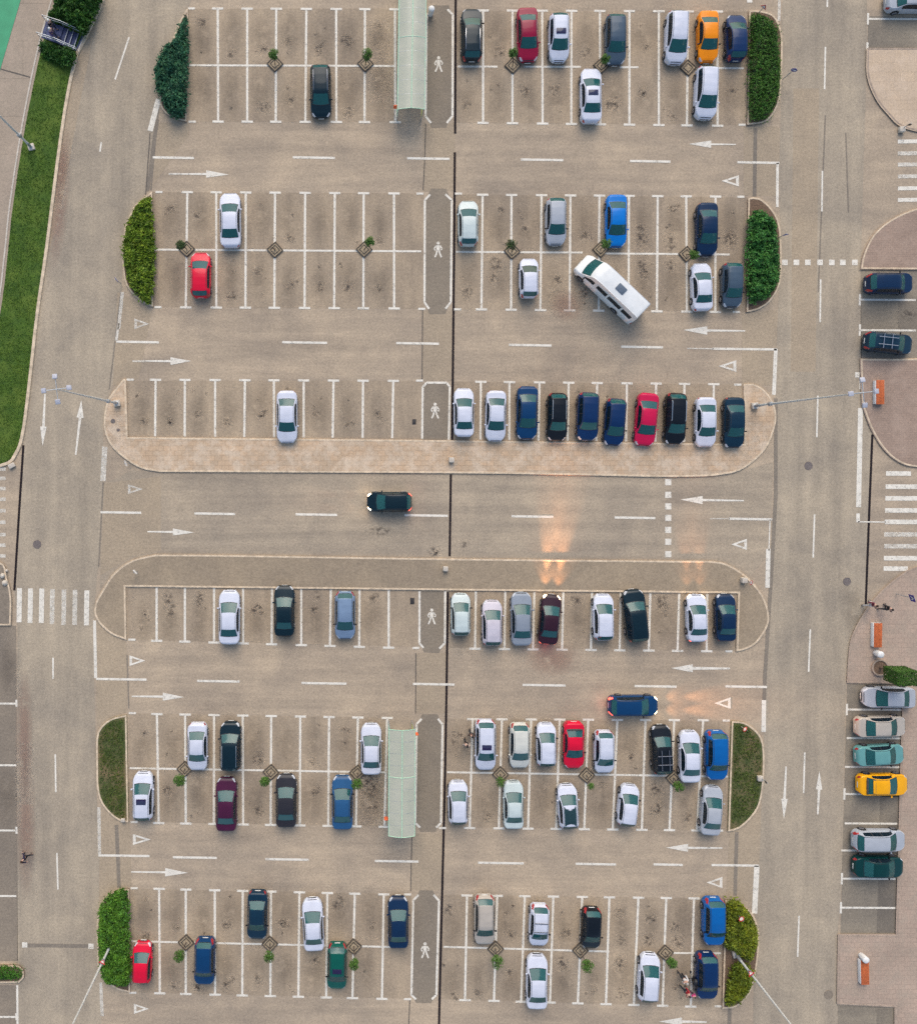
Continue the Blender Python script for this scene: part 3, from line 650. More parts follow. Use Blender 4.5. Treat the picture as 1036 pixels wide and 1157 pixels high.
# pedestrian walkways through the lot
WALKS = [[(489,6),(507,6),(510,15),(510,131),(504,144.5),(488,144.5),(482,131),(483,15)], [(487,213),(504,213),(509.5,226),(508.5,342),(503,355),(485,355),(480.5,341),(481,226)],
 [(478.5,433),(507,433),(506,497.5),(477.5,497)], [(475.5,668),(502,668),(502,727),(496,738),(479,737),(475,727)], [(477,807),(494.5,807),(499,819),(497,930),(492,940),(475,940),(470.5,930),(471.5,819)], [(474,1006),(489,1006),(495,1017),(492.5,1124),(487,1133.5),(470,1133),(466,1124),(468,1017)]]
for q in WALKS: sheet('pedestrian_walkway', q, Z2, 'asphalt_walk')
# tar seams and drains
def strip(name, pts, wpx, z, mat, mtag=True):
    W = [(p.x, p.y) for p in world(pts)]; a, b = offset(W, m(wpx)/2, False), offset(W, -m(wpx)/2, False); n = len(W)
    o = mesh_obj(name, [(*p, z) for p in a] + [(*p, z) for p in b], [(i, n+i, n+i+1, i+1) for i in range(n-1)], mat); return kind(o)
for q in ([(514.9,-30),(514.2,151)], [(513.8,172),(513,290),(510.8,497)], [(509.4,536),(508,628.5)], [(506,669),(504.5,780),(503,867),(496,1157),(495,1190)], [(985,491),(981.4,580),(977.5,684)], [(27,503),(22,580),(16.8,667)]):
    strip('drain_channel', q, 2.6, .014, 'drain')
for q in ([(481,140),(480,180),(478,215)], [(477.5,350),(477,430)], [(470,738),(469.5,806)], [(465.5,942),(464,1007)], [(463,1130),(461,1180)], [(170,150),(165,220)]): strip('tar_seam', q, 1.1, .0145, 'tar')
for q in ([(853,145),(852,222)], [(876,450),(876,560),(871,650),(864,760),(862,815)], [(832,940),(830,1012)], [(132,932),(135,1003)], [(824,1138),(823,1190)], [(178,135),(167,216)], [(31,1068),(103,1069)]): strip('tar_seam', q, 4.2, .0105, 'tar_seam')
for q in ([(185,60),(171,215)], [(137,330),(124,440)], [(117,545),(112,640)], [(144,740),(146,800)], [(932,130),(924,330)], [(955,150),(958,240)]): strip('tar_seam', q, 1.6, .0108, 'tar_seam')

# ---------------------------------------------------------------- painted markings (flat paint on the asphalt)
class P:
    def __init__(s): s.v, s.f = [], []
    def poly(s, pts):
        w = world(pts, 0)
        if area([(p.x, p.y) for p in w]) < 0: w.reverse()
        n = len(s.v); s.v += [(p.x, p.y, s.z) for p in w]; s.f.append(tuple(range(n, n+len(w)))); return s
    z = .016
    def line(s, a, b, w=2.2):
        a, b = Vector(a), Vector(b); d = (b-a).normalized(); u = Vector((-d.y, d.x))*w/2
        return s.poly([a+u, b+u, b-u, a-u])
    def path(s, pts, w=2.2):
        for a, b in zip(pts, pts[1:]): s.line(a, b, w)
        return s
    def done(s, name, mat='paint_line'): return kind(mesh_obj(name, s.v, s.f, mat))
    def arrow(s, tail, neck, tip, w=2.4, hw=4.5, w0=None):
        tail, neck, tip = map(Vector, (tail, neck, tip)); d = (tip-tail).normalized(); u = Vector((-d.y, d.x))
        w0 = w if w0 is None else w0
        return s.poly([tail+u*w0/2, neck+u*w/2, neck+u*hw, tip, neck-u*hw, neck-u*w/2, tail-u*w0/2])
    def tri(s, tip, base, h, w=1.7):
        t = Vector(tip); b1, b2 = Vector((base, tip[1]-h)), Vector((base, tip[1]+h))
        c = (t+b1+b2)/3; i = lambda p, k: c+(p-c)*k
        for p, q in ((t, b1), (b1, b2), (b2, t)): s.poly([p, q, i(q, .50), i(p, .50)])
        return s
# bay lines: (tops, ytop0, ytop1, bottoms, ybot0, ybot1, T at top, T at bottom)
BAYS = [
 ([246.3,279.6,312.4,346.4,380,412.4,446.3],9.6,10.5,[246.8,279.6,311.8,345.2,380.2,412,446.6],137.3,138,1,1),
 ([545.7,579,612.4,645.5,677.5,710.8,744,777,810],11.8,13,[545.7,578.8,612.9,645.3,678,710.8,744,775.7,810.3],138.8,142,1,1),
 ([212,244.7,278,311,345,378.4,411,445.2],217,218.5,[210.3,244.7,277.6,310.2,344.3,377.7,410.6,445.4],347.2,348.4,1,1),
 ([545.2,577.8,611.7,644.3,677,710.3,742.7,774.9,808],220,222,[543.9,577.3,610.4,643.3,676.2,709.8,741.8,775.7,807.7],349.5,352.4,1,1),
 ([176.2,209.3,243.4,277,309.7,343.3,377,410.3,444.4],429,430.2,[175.7,209,243.4,276.3,310,343.3,376,409.8,443.2],493,495,1,0),
 ([543.2,575.5,609.4,642.3,674.4,708,740.9,772.9,806],431.3,434,[542.7,575.3,608.2,641,673.5,707,740,772.5,805.5],497,500,1,0),
 ([177.4,209.3,242.2,275,307.7,340.6,374,406.3,439.2],663.5,666.5,[177.4,209.3,242.2,275,307.2,340.6,373,406,439.2],723.8,731.6,0,1),
 ([537.6,570.8,603.6,636.3,668.6,701,734.4,767,798.6],668,671,[536.6,569.8,602,634.8,667.4,699.8,732.6,765.1,798],732.8,735.6,0,1),
 ([177.7,209.5,242.2,274.6,306.7,339.5,372,404.5,437.5],806.6,811,[179.7,210.3,242,275,306,339,371,402.3,434.4],929.7,934,1,1),
 ([534,567,600,632.2,664.4,697.2,729,761.4,794],812.4,813.6,[530.6,563.5,596.4,628.2,659.8,692,724.8,756,787],935.3,938,1,1),
 ([180.2,210.3,243,274.6,306.4,338.5,370,401,433.7],1004,1010.3,[181,210.3,243.4,274,305.7,337.3,368.7,398.3,431.6],1122,1128.3,1,1),
 ([527.6,561.7,592.8,625,657.6,688.2,721,752.4,783.7],1011.5,1014.8,[525.3,558,588.6,621.2,652.6,684.4,715.8,748.2,780],1129.7,1137,1,1)]
for tx, y0, y1, bx, z0, z1, tt, tb in BAYS:
    p = P(); n = len(tx)
    for i, (a, b) in enumerate(zip(tx, bx)):
        ya, yb = y0+(y1-y0)*i/(n-1), z0+(z1-z0)*i/(n-1)
        p.z = .016; p.line((a, ya), (b, yb), 2.5); p.z = .0205
        if tt: p.line((a-6.4, ya), (a+6.4, ya+.2), 2.5)
        if tb: p.line((b-6.4, yb), (b+6.4, yb+.2), 2.5)
    p.done('bay_line_marking')
p = P(); p.z = .0185
for a, b in (((214,73.8),(446,74.6)), ((517,75.2),(562,75.4)), ((592,75.4),(656,75.6)), ((700,76),(721,76)), ((811,77),(840,77.2)), ((174,282),(476,284)), ((515,284.6),(658,285.4)), ((683,286.4),(767,287)), ((806,287.4),(824,287.6)),
             ((147,867.8),(436,872.6)), ((505,872.4),(822,877.4)), ((149,1063.3),(451,1070)), ((501,1069.6),(688,1075)), ((760,1076.6),(814,1076.9))): p.line(a, b, 2.2)
for x, y in ((216.5,9.6),(217.5,137.5),(180,217),(179,347),(147.5,429),(474,430),(474.5,218.8),(476.5,349),(838,141),(836.5,222.3),(831.5,352.5),(833,434.6),(149.5,722.6),(470,732),(823,735.8),(150,805.6),(152,928.6),(820,814),(812.5,938.4),(152,1003.4),(150.6,1121.5),(460.5,1010.5),(460.5,1128.7),(811,1136.8),(500,935.5),(518,218.8),(517,349.5)): p.line((x-4, y), (x+4, y), 2.4)
p.done('bay_line_marking')
# lane dashes
p = P()
for x0, x1, y in ((173,219.6,177.8),(331,378.7,177.7),(460,508,178.8),(588.3,636.3,180.2),(711.5,757,181.9),(832.6,880,183.3),(131.7,180,386),(319,369.7,386.6),(447.7,496,387.6),(574.8,623,389.6),(701.5,748.7,391.7),(805,877,394),
                  (114,160,578.6),(220,266,580),(334,381,581),(457,506,582),(577.8,625,583.2),(694,740,584.6),(823,872,586),(109,166,767),(223,271,769.2),(340.8,391.7,771.6),(466.5,513.5,772.6),(590.3,638.8,773.7),(716.6,764,775),(819,866,775.4),
                  (111.7,169.4,966.3),(195.7,245.2,968.4),(300,349,970.5),(423.6,472.8,972.6),(540,591.6,974.6),(650,695.7,975.8),(738,771,976.4),(803.4,857,977.2)): p.line((x0, y), (x1, y+.8), 2.6)
for a, b in (((146.3,42),(130.5,90)),((115,160.6),(113.4,171.4)),((60.5,743),(60.5,767)),((63,852),(63.6,895)),((64.8,963.6),(66,1005)),((932,53),(931,101)),((928.6,193),(928,239)),((926.6,315.7),(926,364)),((923.4,447),(922.3,494)),((919.7,581),(918.2,630)),((914.9,711),(913,759)),((908.6,850),(907.4,896)),((902.2,1034.7),(900.6,1081)),((935,-20),(934,8))): p.line(a, b, 1.9)
p.done('lane_line_marking')
p = P()
for a, b, w in (((878,184),(877.6,234),3),((876,394),(873.8,446),4.2),((869.5,587),(868.2,622),1.4),((867.6,620),(866.6,664),5),((862.6,791),(862.2,827),5),((854.6,978),(852,1032),6),((108.6,766),(107.3,701),3.4),((971.6,461),(969.4,573),5.6),((968.8,580),(968.8,590),4),((968.8,589.5),(1000,589.8),1.4),((179.5,112),(170,148),6),((972,423),(971.6,440),3)): p.line(a, b, w)
p.done('edge_line_marking')
p = P()
for a, b, w in (((131.9,385),(134.5,365),3),((134.5,372),(138.8,330),3.6),((119,504.6),(116.7,543.5),6),((112.2,912),(112.9,965),3.6),((114.3,1110),(116,1148),3.6),((880,-5),(879.6,24),3.2),((164,408),(150,408),2),((191,196.5),(205,196.5),2),((775.7,393.6),(806,394),1.4),((802,586),(824,586),1.4)): p.line(a, b, w)
p.z = .0162; p.done('edge_line_marking', 'paint_worn')
# crosswalks
p = P()
for x, y0, y1 in ((22.6,664.4,703),(35,664.8,703.8),(47.7,664.8,703.8),(98.6,667,706.5)): p.poly([(x-2.7, y0), (x+2.9, y0), (x+2.3, y1), (x-3.3, y1)])
for y in (160, 212.9, 226): p.line((1013.7, y), (1075, y-.8), 4.4)
for y, x1 in ((534.9,1028.6),(549.8,1075),(563,1075),(576.6,1075),(589.6,1075),(630.6,1075),(642.3,1025)): p.line((1000.3-(y-534)*.025, y), (x1, y+.2), 5.2)
p.done('crosswalk_marking')
p = P(); p.z = .0162
for x, y0, y1 in ((59.7,665.5,705),(72.8,666,706),(85.3,666.4,706)): p.poly([(x-2.5, y0), (x+2.7, y0), (x+2.1, y1), (x-3.1, y1)])
for y in (173.4, 186, 199.4): p.line((1013.7, y), (1075, y-.8), 4.4)
for y in (603.7, 617): p.line((998.3, y), (1075, y+.2), 5)
for y in (530,540.5,552,564,577,590,604,616,628): p.line((-30, y), (7, y), 4)
p.done('crosswalk_marking', 'paint_worn')
p = P()
for x in (886, 899, 912, 925.7, 939, 951.4, 965): p.poly([(x-3, 293.4), (x+3.4, 293.4), (x+3.4, 299.6), (x-3, 299.6)])
for y in (544.7, 559, 572, 585, 598.6, 612, 626): p.poly([(751.2, y-3.4), (758, y-3.4), (758, y+3.6), (751.2, y+3.6)])
for x, y in ((28.5,1067.5),(103.3,1069),(968.6,423.5),(846.5,-0)): p.poly([(x-3, y-3), (x+3, y-3), (x+3, y+3), (x-3, y+3)])
p.done('square_dot_marking')
# arrows and give-way triangles, one object each
for t, n_, tip, w, hw in (((204.5,196.6),(233.4,196.6),(259,197.3),2.6,4.2),((164.4,407.8),(193,408),(216.5,407.8),2.6,4.4),((167,600.6),(195.7,601),(220,601.6),2.4,4),((149.3,786.6),(184.4,787),(208.5,787.6),2.6,4.6),((148.6,985),(187,985.4),(213,986),2.4,4.8),
                          ((831,163.2),(803,163),(777.6,162.6),2,4.2),((841.4,373.8),(798.6,373.4),(771.4,372.8),2.6,4.8),((840,565.6),(793.4,565),(768.4,564.4),2.6,4.6),((824.3,755.2),(782.3,755),(757.6,754.8),3.4,4.6),((815.7,958),(777,957.8),(752,957.6),2.6,4.6),((798,1154.6),(770,1154),(744,1154),3,4.6),
                          ((51.4,445),(49.6,482),(48.6,504),3,3.7),((86,514),(91,472),(92.4,452),3,4),((887.6,866),(885.8,902.5),(885,925.6),3,3.6),((923.3,920),(924.8,892),(925.2,871),3,3.6)):
    P().arrow(t, n_, tip, w, hw, w*.6).done('direction_arrow_marking')
for tip, base, h, worn in (((814.6,204.4),834.3,6.4,0),((811.4,413.6),831.4,6.6,0),((825.7,615),843.4,6.4,0),((806.6,794.4),825,6.6,0),((797.7,997),815.7,6.4,0),((169.4,365.9),152.3,6,1),((161.8,552.6),145,5.6,1),((164.6,746.4),146.8,6,0),((170.8,948.4),150.6,6.2,0),((168.8,1139.6),151.8,5.8,0)):
    P().tri(tip, base, h).done('give_way_triangle_marking', 'paint_worn' if worn else 'paint_line')
# walkway borders and walking figures
p = P(); W_ = 2.4
for q in ([(487,139),(480.9,131.5),(482,24),(482.6,17),(487,12.5)], [(505.6,10.6),(511.6,16.6),(511.2,131),(504.8,139)], [(486,219.8),(480,226),(479.6,341.4),(484.8,349)], [(503.2,219.6),(510.4,226),(509.4,341.4),(503.2,349)],
          [(477,496),(477.6,437.4),(482,432.4),(504.6,432.4),(508.2,437),(507,497)], [(474,668),(473.9,726.6),(478.4,732)], [(503,668),(502.6,726.6),(496.4,732.8)], [(476.4,812),(470.8,818),(469.2,929.6),(474.6,935)], [(494.8,812),(500,818.6),(498.2,929.8),(492.8,935)],
          [(473,1011),(467,1017),(464.9,1124),(470,1129)], [(490,1011),(496,1017.6),(493,1124),(487.8,1129)]): p.path(q, W_)
p.z = .013; p.done('walkway_border_marking', 'paint_line')
def walker(x, y, h=18):
    k = h/20.0; p = P(); p.z = .0165
    p.poly([(x+2.0*k*math.cos(a*math.pi/6), y-8*k+2.0*k*math.sin(a*math.pi/6)) for a in range(12)])
    p.poly([(x-2.4*k, y-5.4*k), (x+2.4*k, y-5.4*k), (x+2.0*k, y+1.2*k), (x-2.0*k, y+1.2*k)])
    for q in ([(-2.3,-5),(-4.9,-1.2),(-3.5,1.4)], [(2.3,-5),(4.9,-1.2),(3.7,.8)]): p.path([(x+a*k, y+b*k) for a, b in q], 1.6*k)
    for q in ([(-1.1,1),(-2.2,5.4),(-4.2,9.6)], [(1.1,1),(2.2,5),(4.2,9.8)]): p.path([(x+a*k, y+b*k) for a, b in q], 2.0*k)
    p.done('walking_figure_marking')
for x, y in ((495.6,72.5),(495,282),(491.6,464),(487.8,696.5),(480.3,1073.5)): walker(x, y)
# right-hand and left-hand bay lines
p = P()
for x0, x1, y, t in ((980,1075,21.4,1),(970.8,1034,338.6,1),(970.8,1034,373,1),(956.2,1019,801.6,1),(956,1017,833.8,0),(954,1017,866.4,0),(953.4,1015,897,1),(953.7,1013,930.2,0),(950,1013,960.8,0),(950.5,1011,992.6,1),(949.4,1011,1025.4,1)):
    p.line((x0, y), (x1, y+.4), 2.2)
    if t: p.z = .0205; p.line((x0+.2, y-6.5), (x0-.2, y+6.5), 2.4); p.z = .016
for y, t in ((794.6,1),(864.3,0),(938,1),(1012,0),(1148.6,1)):
    p.line((-40, y), (19, y+.3), 2.2)
    if t: p.z = .0205; p.line((19, y-4), (19.4, y+4), 2.4); p.z = .016
p.line((20, 1113), (20.4, 1157), 2.4); p.line((979.5, 48), (979.3, 56), 2.4)
p.done('bay_line_marking')

# ---------------------------------------------------------------- oil stains and wear on the bay floors
def decal(lst, name, mat, z):
    v, f, uv = [], [], []
    for x, y, w, h, a in lst:
        c = at(x, y); n = len(v); ca, sa = math.cos(a), math.sin(a)
        for sx, sy in ((-1, -1), (1, -1), (1, 1), (-1, 1)):
            dx, dy = sx*w/2, sy*h/2; v.append((c.x+dx*ca-dy*sa, c.y+dx*sa+dy*ca, z)); uv.append(((sx+1)/2, (sy+1)/2))
        f.append((n, n+1, n+2, n+3))
    kind(mesh_obj(name, v, f, mat, uv=uv))
rs = random.Random(3); soft, oil = [], []
for tx, y0, y1, bx, z0, z1, tt, tb in BAYS:
    xs = [(a+b)/2 for a, b in zip(tx, bx)]; xs = [xs[0]-33] + xs + ([xs[-1]+32] if tx[0] > 480 else [])
    halves = [(y0, z1)] if not (tt and tb) else [(y0, (y0+z1)/2), ((y0+z1)/2, z1)]
    for a, b in zip(xs, xs[1:]):
        for ya, yb in halves:
            cx, cy = (a+b)/2, (ya+yb)/2
            soft.append((cx+rs.uniform(-2, 2), cy+rs.uniform(-6, 6), rs.uniform(1.7, 2.6), rs.uniform(3.6, 5.4), 0))
            if rs.random() < .75:
                up = (tt and not tb) and 1 or (not tt and -1) or rs.choice((-1, 1, 1)); fy = cy+up*rs.uniform(6, 20)
                for _ in range(rs.choice((1, 1, 2))): oil.append((cx+rs.uniform(-5, 5), fy+rs.uniform(-5, 5), rs.uniform(.5, 1.1), rs.uniform(.5, 1.3), rs.uniform(0, 3)))
            for _ in range(rs.choice((0, 1, 2))): oil.append((cx+rs.uniform(-10, 10), cy+rs.uniform(-24, 24), rs.uniform(.22, .5), rs.uniform(.2, .45), rs.uniform(0, 3)))
oil += [(725,270,1.3,1.5,.3),(757,275,1.3,2.1,.2),(757,300,1.1,1.0,.4),(725,300,1.1,1.3,0),(824,271,1.4,1.8,0),(687,118,.95,1.2,-.9),(190,675,.9,1.4,.2),(226,675,1.0,1.4,-.3),(650,678,1.5,.9,0),(748,680,1.2,1.6,.2),(741,890,1.2,1.6,.1),(700,1088,1.1,1.5,0),(702,1062,1.0,1.1,0),(733,1062,1.1,1.4,0),(765,1064,1.2,1.3,0),(635,1088,1.2,1.4,0),(1026,356,1.6,1.2,0),(560,298,1.3,1.6,.5),(430,600,2.6,.9,0),(525,615,1.0,.8,0),(418,885,1.9,3.0,.1),(388,45,.8,.8,0),(423,675,1.1,.9,.3),(358,672,.8,1.0,.2),(360,55,.7,.7,.2)]
soft += [(1026,356,3,2,0),(421,905,2.2,4.2,0),(427,45,2.0,4.2,0),(430,90,2.0,4.0,0),(10,755,2,5,0),(8,900,2.5,6,0),(970,700,3,8,.3)]
decal(soft, 'worn_patches', 'stain_soft', .0066); decal(oil, 'oil_stains', 'stain_oil', .0225)
decal([(625,745,5,3,0),(68,235,1.6,11,-.1),(70,190,1.4,7,-.15),(30,930,1.8,14,0),(28,830,1.6,12,0),(140,500,1.4,1.0,0),(640,345,3,3,0)], 'reddish_patches', 'reddish_tint', .0235)  # patches of reddish tint, the broadest behind the dark red sedan
decal([(491,623,1.25,.95,0),(491.5,624,.9,.8,.4)], 'tar_blot', 'stain_oil', .0245)
def disc(name, x, y, r, mat, z=.011):
    c = at(x, y); g = G(); g.lathe([(r, z), (r, z+.012), (r*.86, z+.014), (r*.84, z+.008), (.02, z+.008)], (c.x, c.y, 0), 24); return kind(g.build(name, mat))
for x, y, r in ((912.9,526.3,.36),(956.3,657,.34),(42.5,615,.36),(935.7,1123.6,.38),(128.5,476,.2),(134.4,486,.14)): disc('manhole_cover', x, y, r, 'manhole' if x != 935.7 else 'asphalt_dark', .011 if x > 140 or x < 100 else .118)
for x, y, w, h in ((468,476.5,.32,.45),(465.8,679,.36,.55)):
    c = at(x, y); kind(G().box((c.x, c.y, .016), (w, h, .02), bev=.004).build('drain_grate', 'iron'))

# ---------------------------------------------------------------- islands and pavements
IN_C = [(143,429,1),(140.5,428,1),(130,441),(121.7,454),(118,475),(120,491),(128,506),(145.5,521),(161,529.5),(181,533.4,1),(340,534),(520,535),(625,536.5),(740,539,1),(777,538.8),(811,537),(838,530),(863,508.6),(874,484),(875.7,466),(870,450),(860,438.6),(849,433.6,1),(839.6,434,1),(839.8,501.5,1),(500,497.4,1),(145,494,1)]
IN_D = [(143.6,723,1),(125.5,715.5),(110,700),(108,684),(117.5,665.3),(130.5,646.5),(150.6,632.7),(176,626.4,1),(260,627),(520,631),(760,633.4,1),(806,634),(826,640),(846,654.3),(861.4,674.3),(867.7,694.3),(865.7,708.6),(854.3,725.7),(843,733),(831,735.9,1),(832.9,670.4,1),(505,667,1),(474,666.6,1),(142.6,662.9,1)]
def island(name, pts, top, kmat, h=.13, w=.17):
    q = smooth_pts(pts, True); sheet(name, q, h-.012, top); kerb('kerb', q, kmat, w=w, h=h); return q
island('paved_island', IN_C, 'paving_tan', 'kerb_stone'); island('grey_island', IN_D, 'asphalt_island', 'kerb_stone')
BED = {
 'A1': [(213,9,1),(204,24),(195.7,45),(185,80),(180.7,113),(187,128),(201,135.6),(211.6,138,1)],
 'B1': [(173,216.4,1),(153,232,1),(143,253.5),(138.8,280),(139.6,305),(143.5,322.6),(155.6,337.7),(168,345.5),(173.6,347,1)],
 'A2': [(845.3,12.6,1),(859,13),(874,19),(882,37),(883,60),(882,90),(879,116),(870,133),(860,139.6),(843,141.8,1)],
 'B2': [(844.2,224,1),(857,224.4),(871.4,237),(880,256),(882,292),(880,321.4),(868.6,341.4),(854,350.6),(842.4,353,1)],
 'E1': [(143.8,807,1),(125.5,812),(114,822),(109.8,834),(109.7,865),(110.4,889.6),(115.4,907),(128,922),(139,928),(146,928.8,1)],
 'E2': [(825.6,814.2,1),(840,815.8),(854,825.7),(861.4,840),(862.4,872),(858.6,904),(850,921),(834.3,935.6),(821.6,939,1)],
 'F1': [(147,1003.6,1),(132,1005.4),(117,1018),(110.6,1040),(110.6,1075),(113,1098),(130,1115.4),(148,1121,1)],
 'F2': [(818.4,1015.6,1),(834,1020),(848.6,1031),(856,1050),(856,1075),(852.5,1100),(845.7,1122),(831.4,1136.6),(815,1139.2,1)]}
BEDQ = {}
for k, pts in BED.items(): BEDQ[k] = island('planted_bed', pts, 'soil' if k[0] != 'E' else 'worn_lawn', 'kerb_stone', .12, .16)
PV = [
 ('pavement', [(978.6,55,1),(979,86),(988.6,111.4),(1003,130),(1018,143.5),(1050,152,1),(1090,152,1),(1090,55,1)], 'paving_sand', 'kerb_grey'),
 ('pavement', [(971.4,304.4,1),(974.5,288),(985.7,265.7),(1005.7,248.6),(1036,235.7),(1090,225,1),(1090,305,1)], 'paving_pink', 'kerb_stone'),
 ('pavement', [(971,405.6,1),(972.8,457,1),(983,484),(997,507),(1014.3,522),(1036,528),(1090,530,1),(1090,405.6,1)], 'paving_pink', 'kerb_stone'),
 ('pavement', [(1090,630,1),(1036,640),(1014.3,651.4),(991.4,671.4),(974.3,694.3),(961.4,720),(957.6,746),(956.4,771.6,1),(1019.6,772.4,1),(1016.6,867,1),(1011.4,1055.6,1),(946.2,1055.4,1),(945,1134,1),(1010,1137.4,1),(1010,1200,1),(1090,1200,1)], 'paving_pale', 'kerb_grey'),
 ('pavement', [(-60,632,1),(-1,634),(8.8,652.8),(13.6,675),(13.2,706.6,1),(-60,706,1)], 'asphalt_dark', 'kerb_stone')]
for nm, pts, top, km in PV: island(nm, pts, top, km, .13, .15)
island('planted_bed', [(-60,1090,1),(22,1090),(27,1094),(28,1104),(23,1109.5),(-60,1110,1)], 'soil', 'kerb_stone')

# left verge: the pavement lies higher, the lawn slopes down to the road kerb
ZP = .62
lk = smooth_pts([(127,-30),(115.4,0),(92.8,47.7),(85,65),(75.3,108),(65,175.7),(51.4,283),(41.4,352.7),(31.4,440.6),(25,488),(17.6,510.8),(2,524),(-60,528)])
lt = smooth_pts([(72,-30),(60,10),(46,60),(29,143),(15,233),(9,288.6),(0,358),(-30,520)])
sheet('left_pavement', [(-60,-40),(74,-40)]+lt+[(-60,560)], ZP, 'paving_slab')
sheet('green_court', [(-60,-40),(34,-40),(23.8,0),(0,81),(-60,270)], ZP+.02, 'court_green')
strip('joint_line', [(0,80.5),(37.5,91)], 1.6, ZP+.004, 'tar')
kerb('kerb', lk, 'kerb_stone', w=.27, h=.14, closed=False, inward=1)
strip('verge_edging', lt, 1.8, ZP+.03, 'concrete')
def resamp(pts, n):
    P_ = [Vector(q) for q in pts]; d = [0]
    for a, b in zip(P_, P_[1:]): d.append(d[-1]+(b-a).length)
    out = []
    for i in range(n):
        t = d[-1]*i/(n-1); j = max(0, min(len(P_)-2, next((k for k in range(len(d)-1) if d[k+1] >= t), len(P_)-2))); u = (t-d[j])/max(1e-6, d[j+1]-d[j]); out.append(P_[j]+(P_[j+1]-P_[j])*u)
    return out
n_ = 60; ra, rb = resamp(lt, n_), resamp(lk, n_); nv, nf = [], []
for i in range(n_):
    for q in range(7):
        t = q/6; z = ZP*(1-t)**1.3+.10*t if t < 1 else .10; c = at(*(ra[i]+(rb[i]-ra[i])*t), z); nv.append((c.x, c.y, z+(.02*noise.noise(c*.8) if 0 < t < 1 else 0)))
for i in range(n_-1):
    for q in range(6): nf.append((i*7+q, i*7+q+1, (i+1)*7+q+1, (i+1)*7+q))
kind(mesh_obj('grass_verge', nv, nf, 'lawn', smooth=True))
# ---------------------------------------------------------------- foliage
def inside(p, poly):
    c = False; n = len(poly)
    for i in range(n):
        a, b = poly[i], poly[i-1]
        if (a[1] > p[1]) != (b[1] > p[1]) and p[0] < (b[0]-a[0])*(p[1]-a[1])/(b[1]-a[1])+a[0]: c = not c
    return c
def edge_d(p, poly):
    d = 9
    for i in range(len(poly)):
        a, b = Vector(poly[i-1]), Vector(poly[i]); ab = b-a; t = max(0, min(1, (Vector(p)-a).dot(ab)/max(1e-9, ab.length_squared))); d = min(d, (Vector(p)-a-ab*t).length)
    return d
def leaves_mesh(name, items, parent, color, seed=1, lw=.45, stems=None):
    """items: (centre, normal, size, tone); each leaf is a folded rhombus"""
    r = random.Random(seed); v, f, tones = [], [], []
    for c, nrm, s, tone in items:
        nrm = nrm.normalized(); a = nrm.orthogonal().normalized(); a = (Matrix.Rotation(r.uniform(0, 6.283), 3, nrm) @ a); b = nrm.cross(a); n = len(v)
        v += [c-a*s*.5, c+b*s*lw*.5+nrm*s*.08, c+a*s*.5-nrm*s*.12, c-b*s*lw*.5+nrm*s*.08]; f.append((n, n+1, n+2, n+3)); tones += [tone]*4
    me = bpy.data.meshes.new(name); me.from_pydata([tuple(q) for q in v], [], f); me.materials.append(M['leaf'])
    at_ = me.color_attributes.new('tone', 'FLOAT_COLOR', 'POINT'); at_.data.foreach_set('color', [x for t in tones for x in (*t, 1)])
    return link(name, me, parent, color)
def hedge(name, label, poly, h, color, n, seed, size=(.12, .22), lump=.35, group=None, cat='hedge', zb=.1, spread=.35, tones=None):
    """poly: outline of the foliage in photo pixels"""
    r = random.Random(seed); W = [(p.x, p.y) for p in world(smooth_pts(poly, True), h*.6)]; W = offset(W, (.14 if n > 3500 else .08)*(1 if area(W) > 0 else -1)); x0, x1 = min(p[0] for p in W), max(p[0] for p in W); y0, y1 = min(p[1] for p in W), max(p[1] for p in W)
    o = thing(name, label, cat, ((x0+x1)/2, (y0+y1)/2, 0), 0, group); off = Vector(o.location); off.z = 0
    ph = Vector((seed*3.7, seed*1.3, 0))
    def top(x, y, d):
        q = Vector((x, y, 0))+ph; nn = noise.noise(q*.9)*.6+noise.noise(q*2.3)*.4
        return h*min(1, .35+.65*min(1, d/spread)**.7)*(1+lump*nn)
    items = []
    while len(items) < n:
        p = (r.uniform(x0, x1), r.uniform(y0, y1))
        if not inside(p, W): continue
        d = edge_d(p, W); t = top(p[0], p[1], d); q = Vector((*p, 0))+ph; jt = .10*(1+1.5*noise.noise(q*1.3))
        if d < .25: p = (p[0]+r.gauss(0, jt), p[1]+r.gauss(0, jt))
        g1, g2 = noise.noise(q*1.6), noise.noise(q*4.5+Vector((5, 5, 0)))
        if g2 < -.16 and r.random() < .8: continue
        z = zb+(t-zb)*(1-abs(r.gauss(0, .22))); nrm = Vector((r.gauss(0, .55), r.gauss(0, .55), r.uniform(.25, 1.1)))
        k = 1.15+.5*g1+.45*g2+r.uniform(-.4, .45); yb = .12*g1+r.uniform(-.12, .16)
        items.append((Vector((*p, z))-off, nrm, r.uniform(*size)*(1+.25*g2), (max(.25, k*(1+yb)), max(.3, k), max(.2, k*(1-yb)))))
    leaves_mesh('foliage', items, o, color, seed)
    # twigs and inner mass
    s = .30; nx, ny = int((x1-x0)/s)+2, int((y1-y0)/s)+2; idx, v, f = {}, [], []
    for i in range(nx):
        for j in range(ny):
            p = (x0+i*s, y0+j*s)
            if inside(p, W): d = edge_d(p, W); idx[i, j] = len(v); v.append((p[0]-off.x, p[1]-off.y, max(zb, top(p[0], p[1], d)*.62)))
    for (i, j) in idx:
        if all(k in idx for k in ((i+1, j), (i+1, j+1), (i, j+1))): f.append((idx[i, j], idx[i+1, j], idx[i+1, j+1], idx[i, j+1]))
    if f: mesh_obj('twigs', v, f, 'bark', o, smooth=True)
    return o
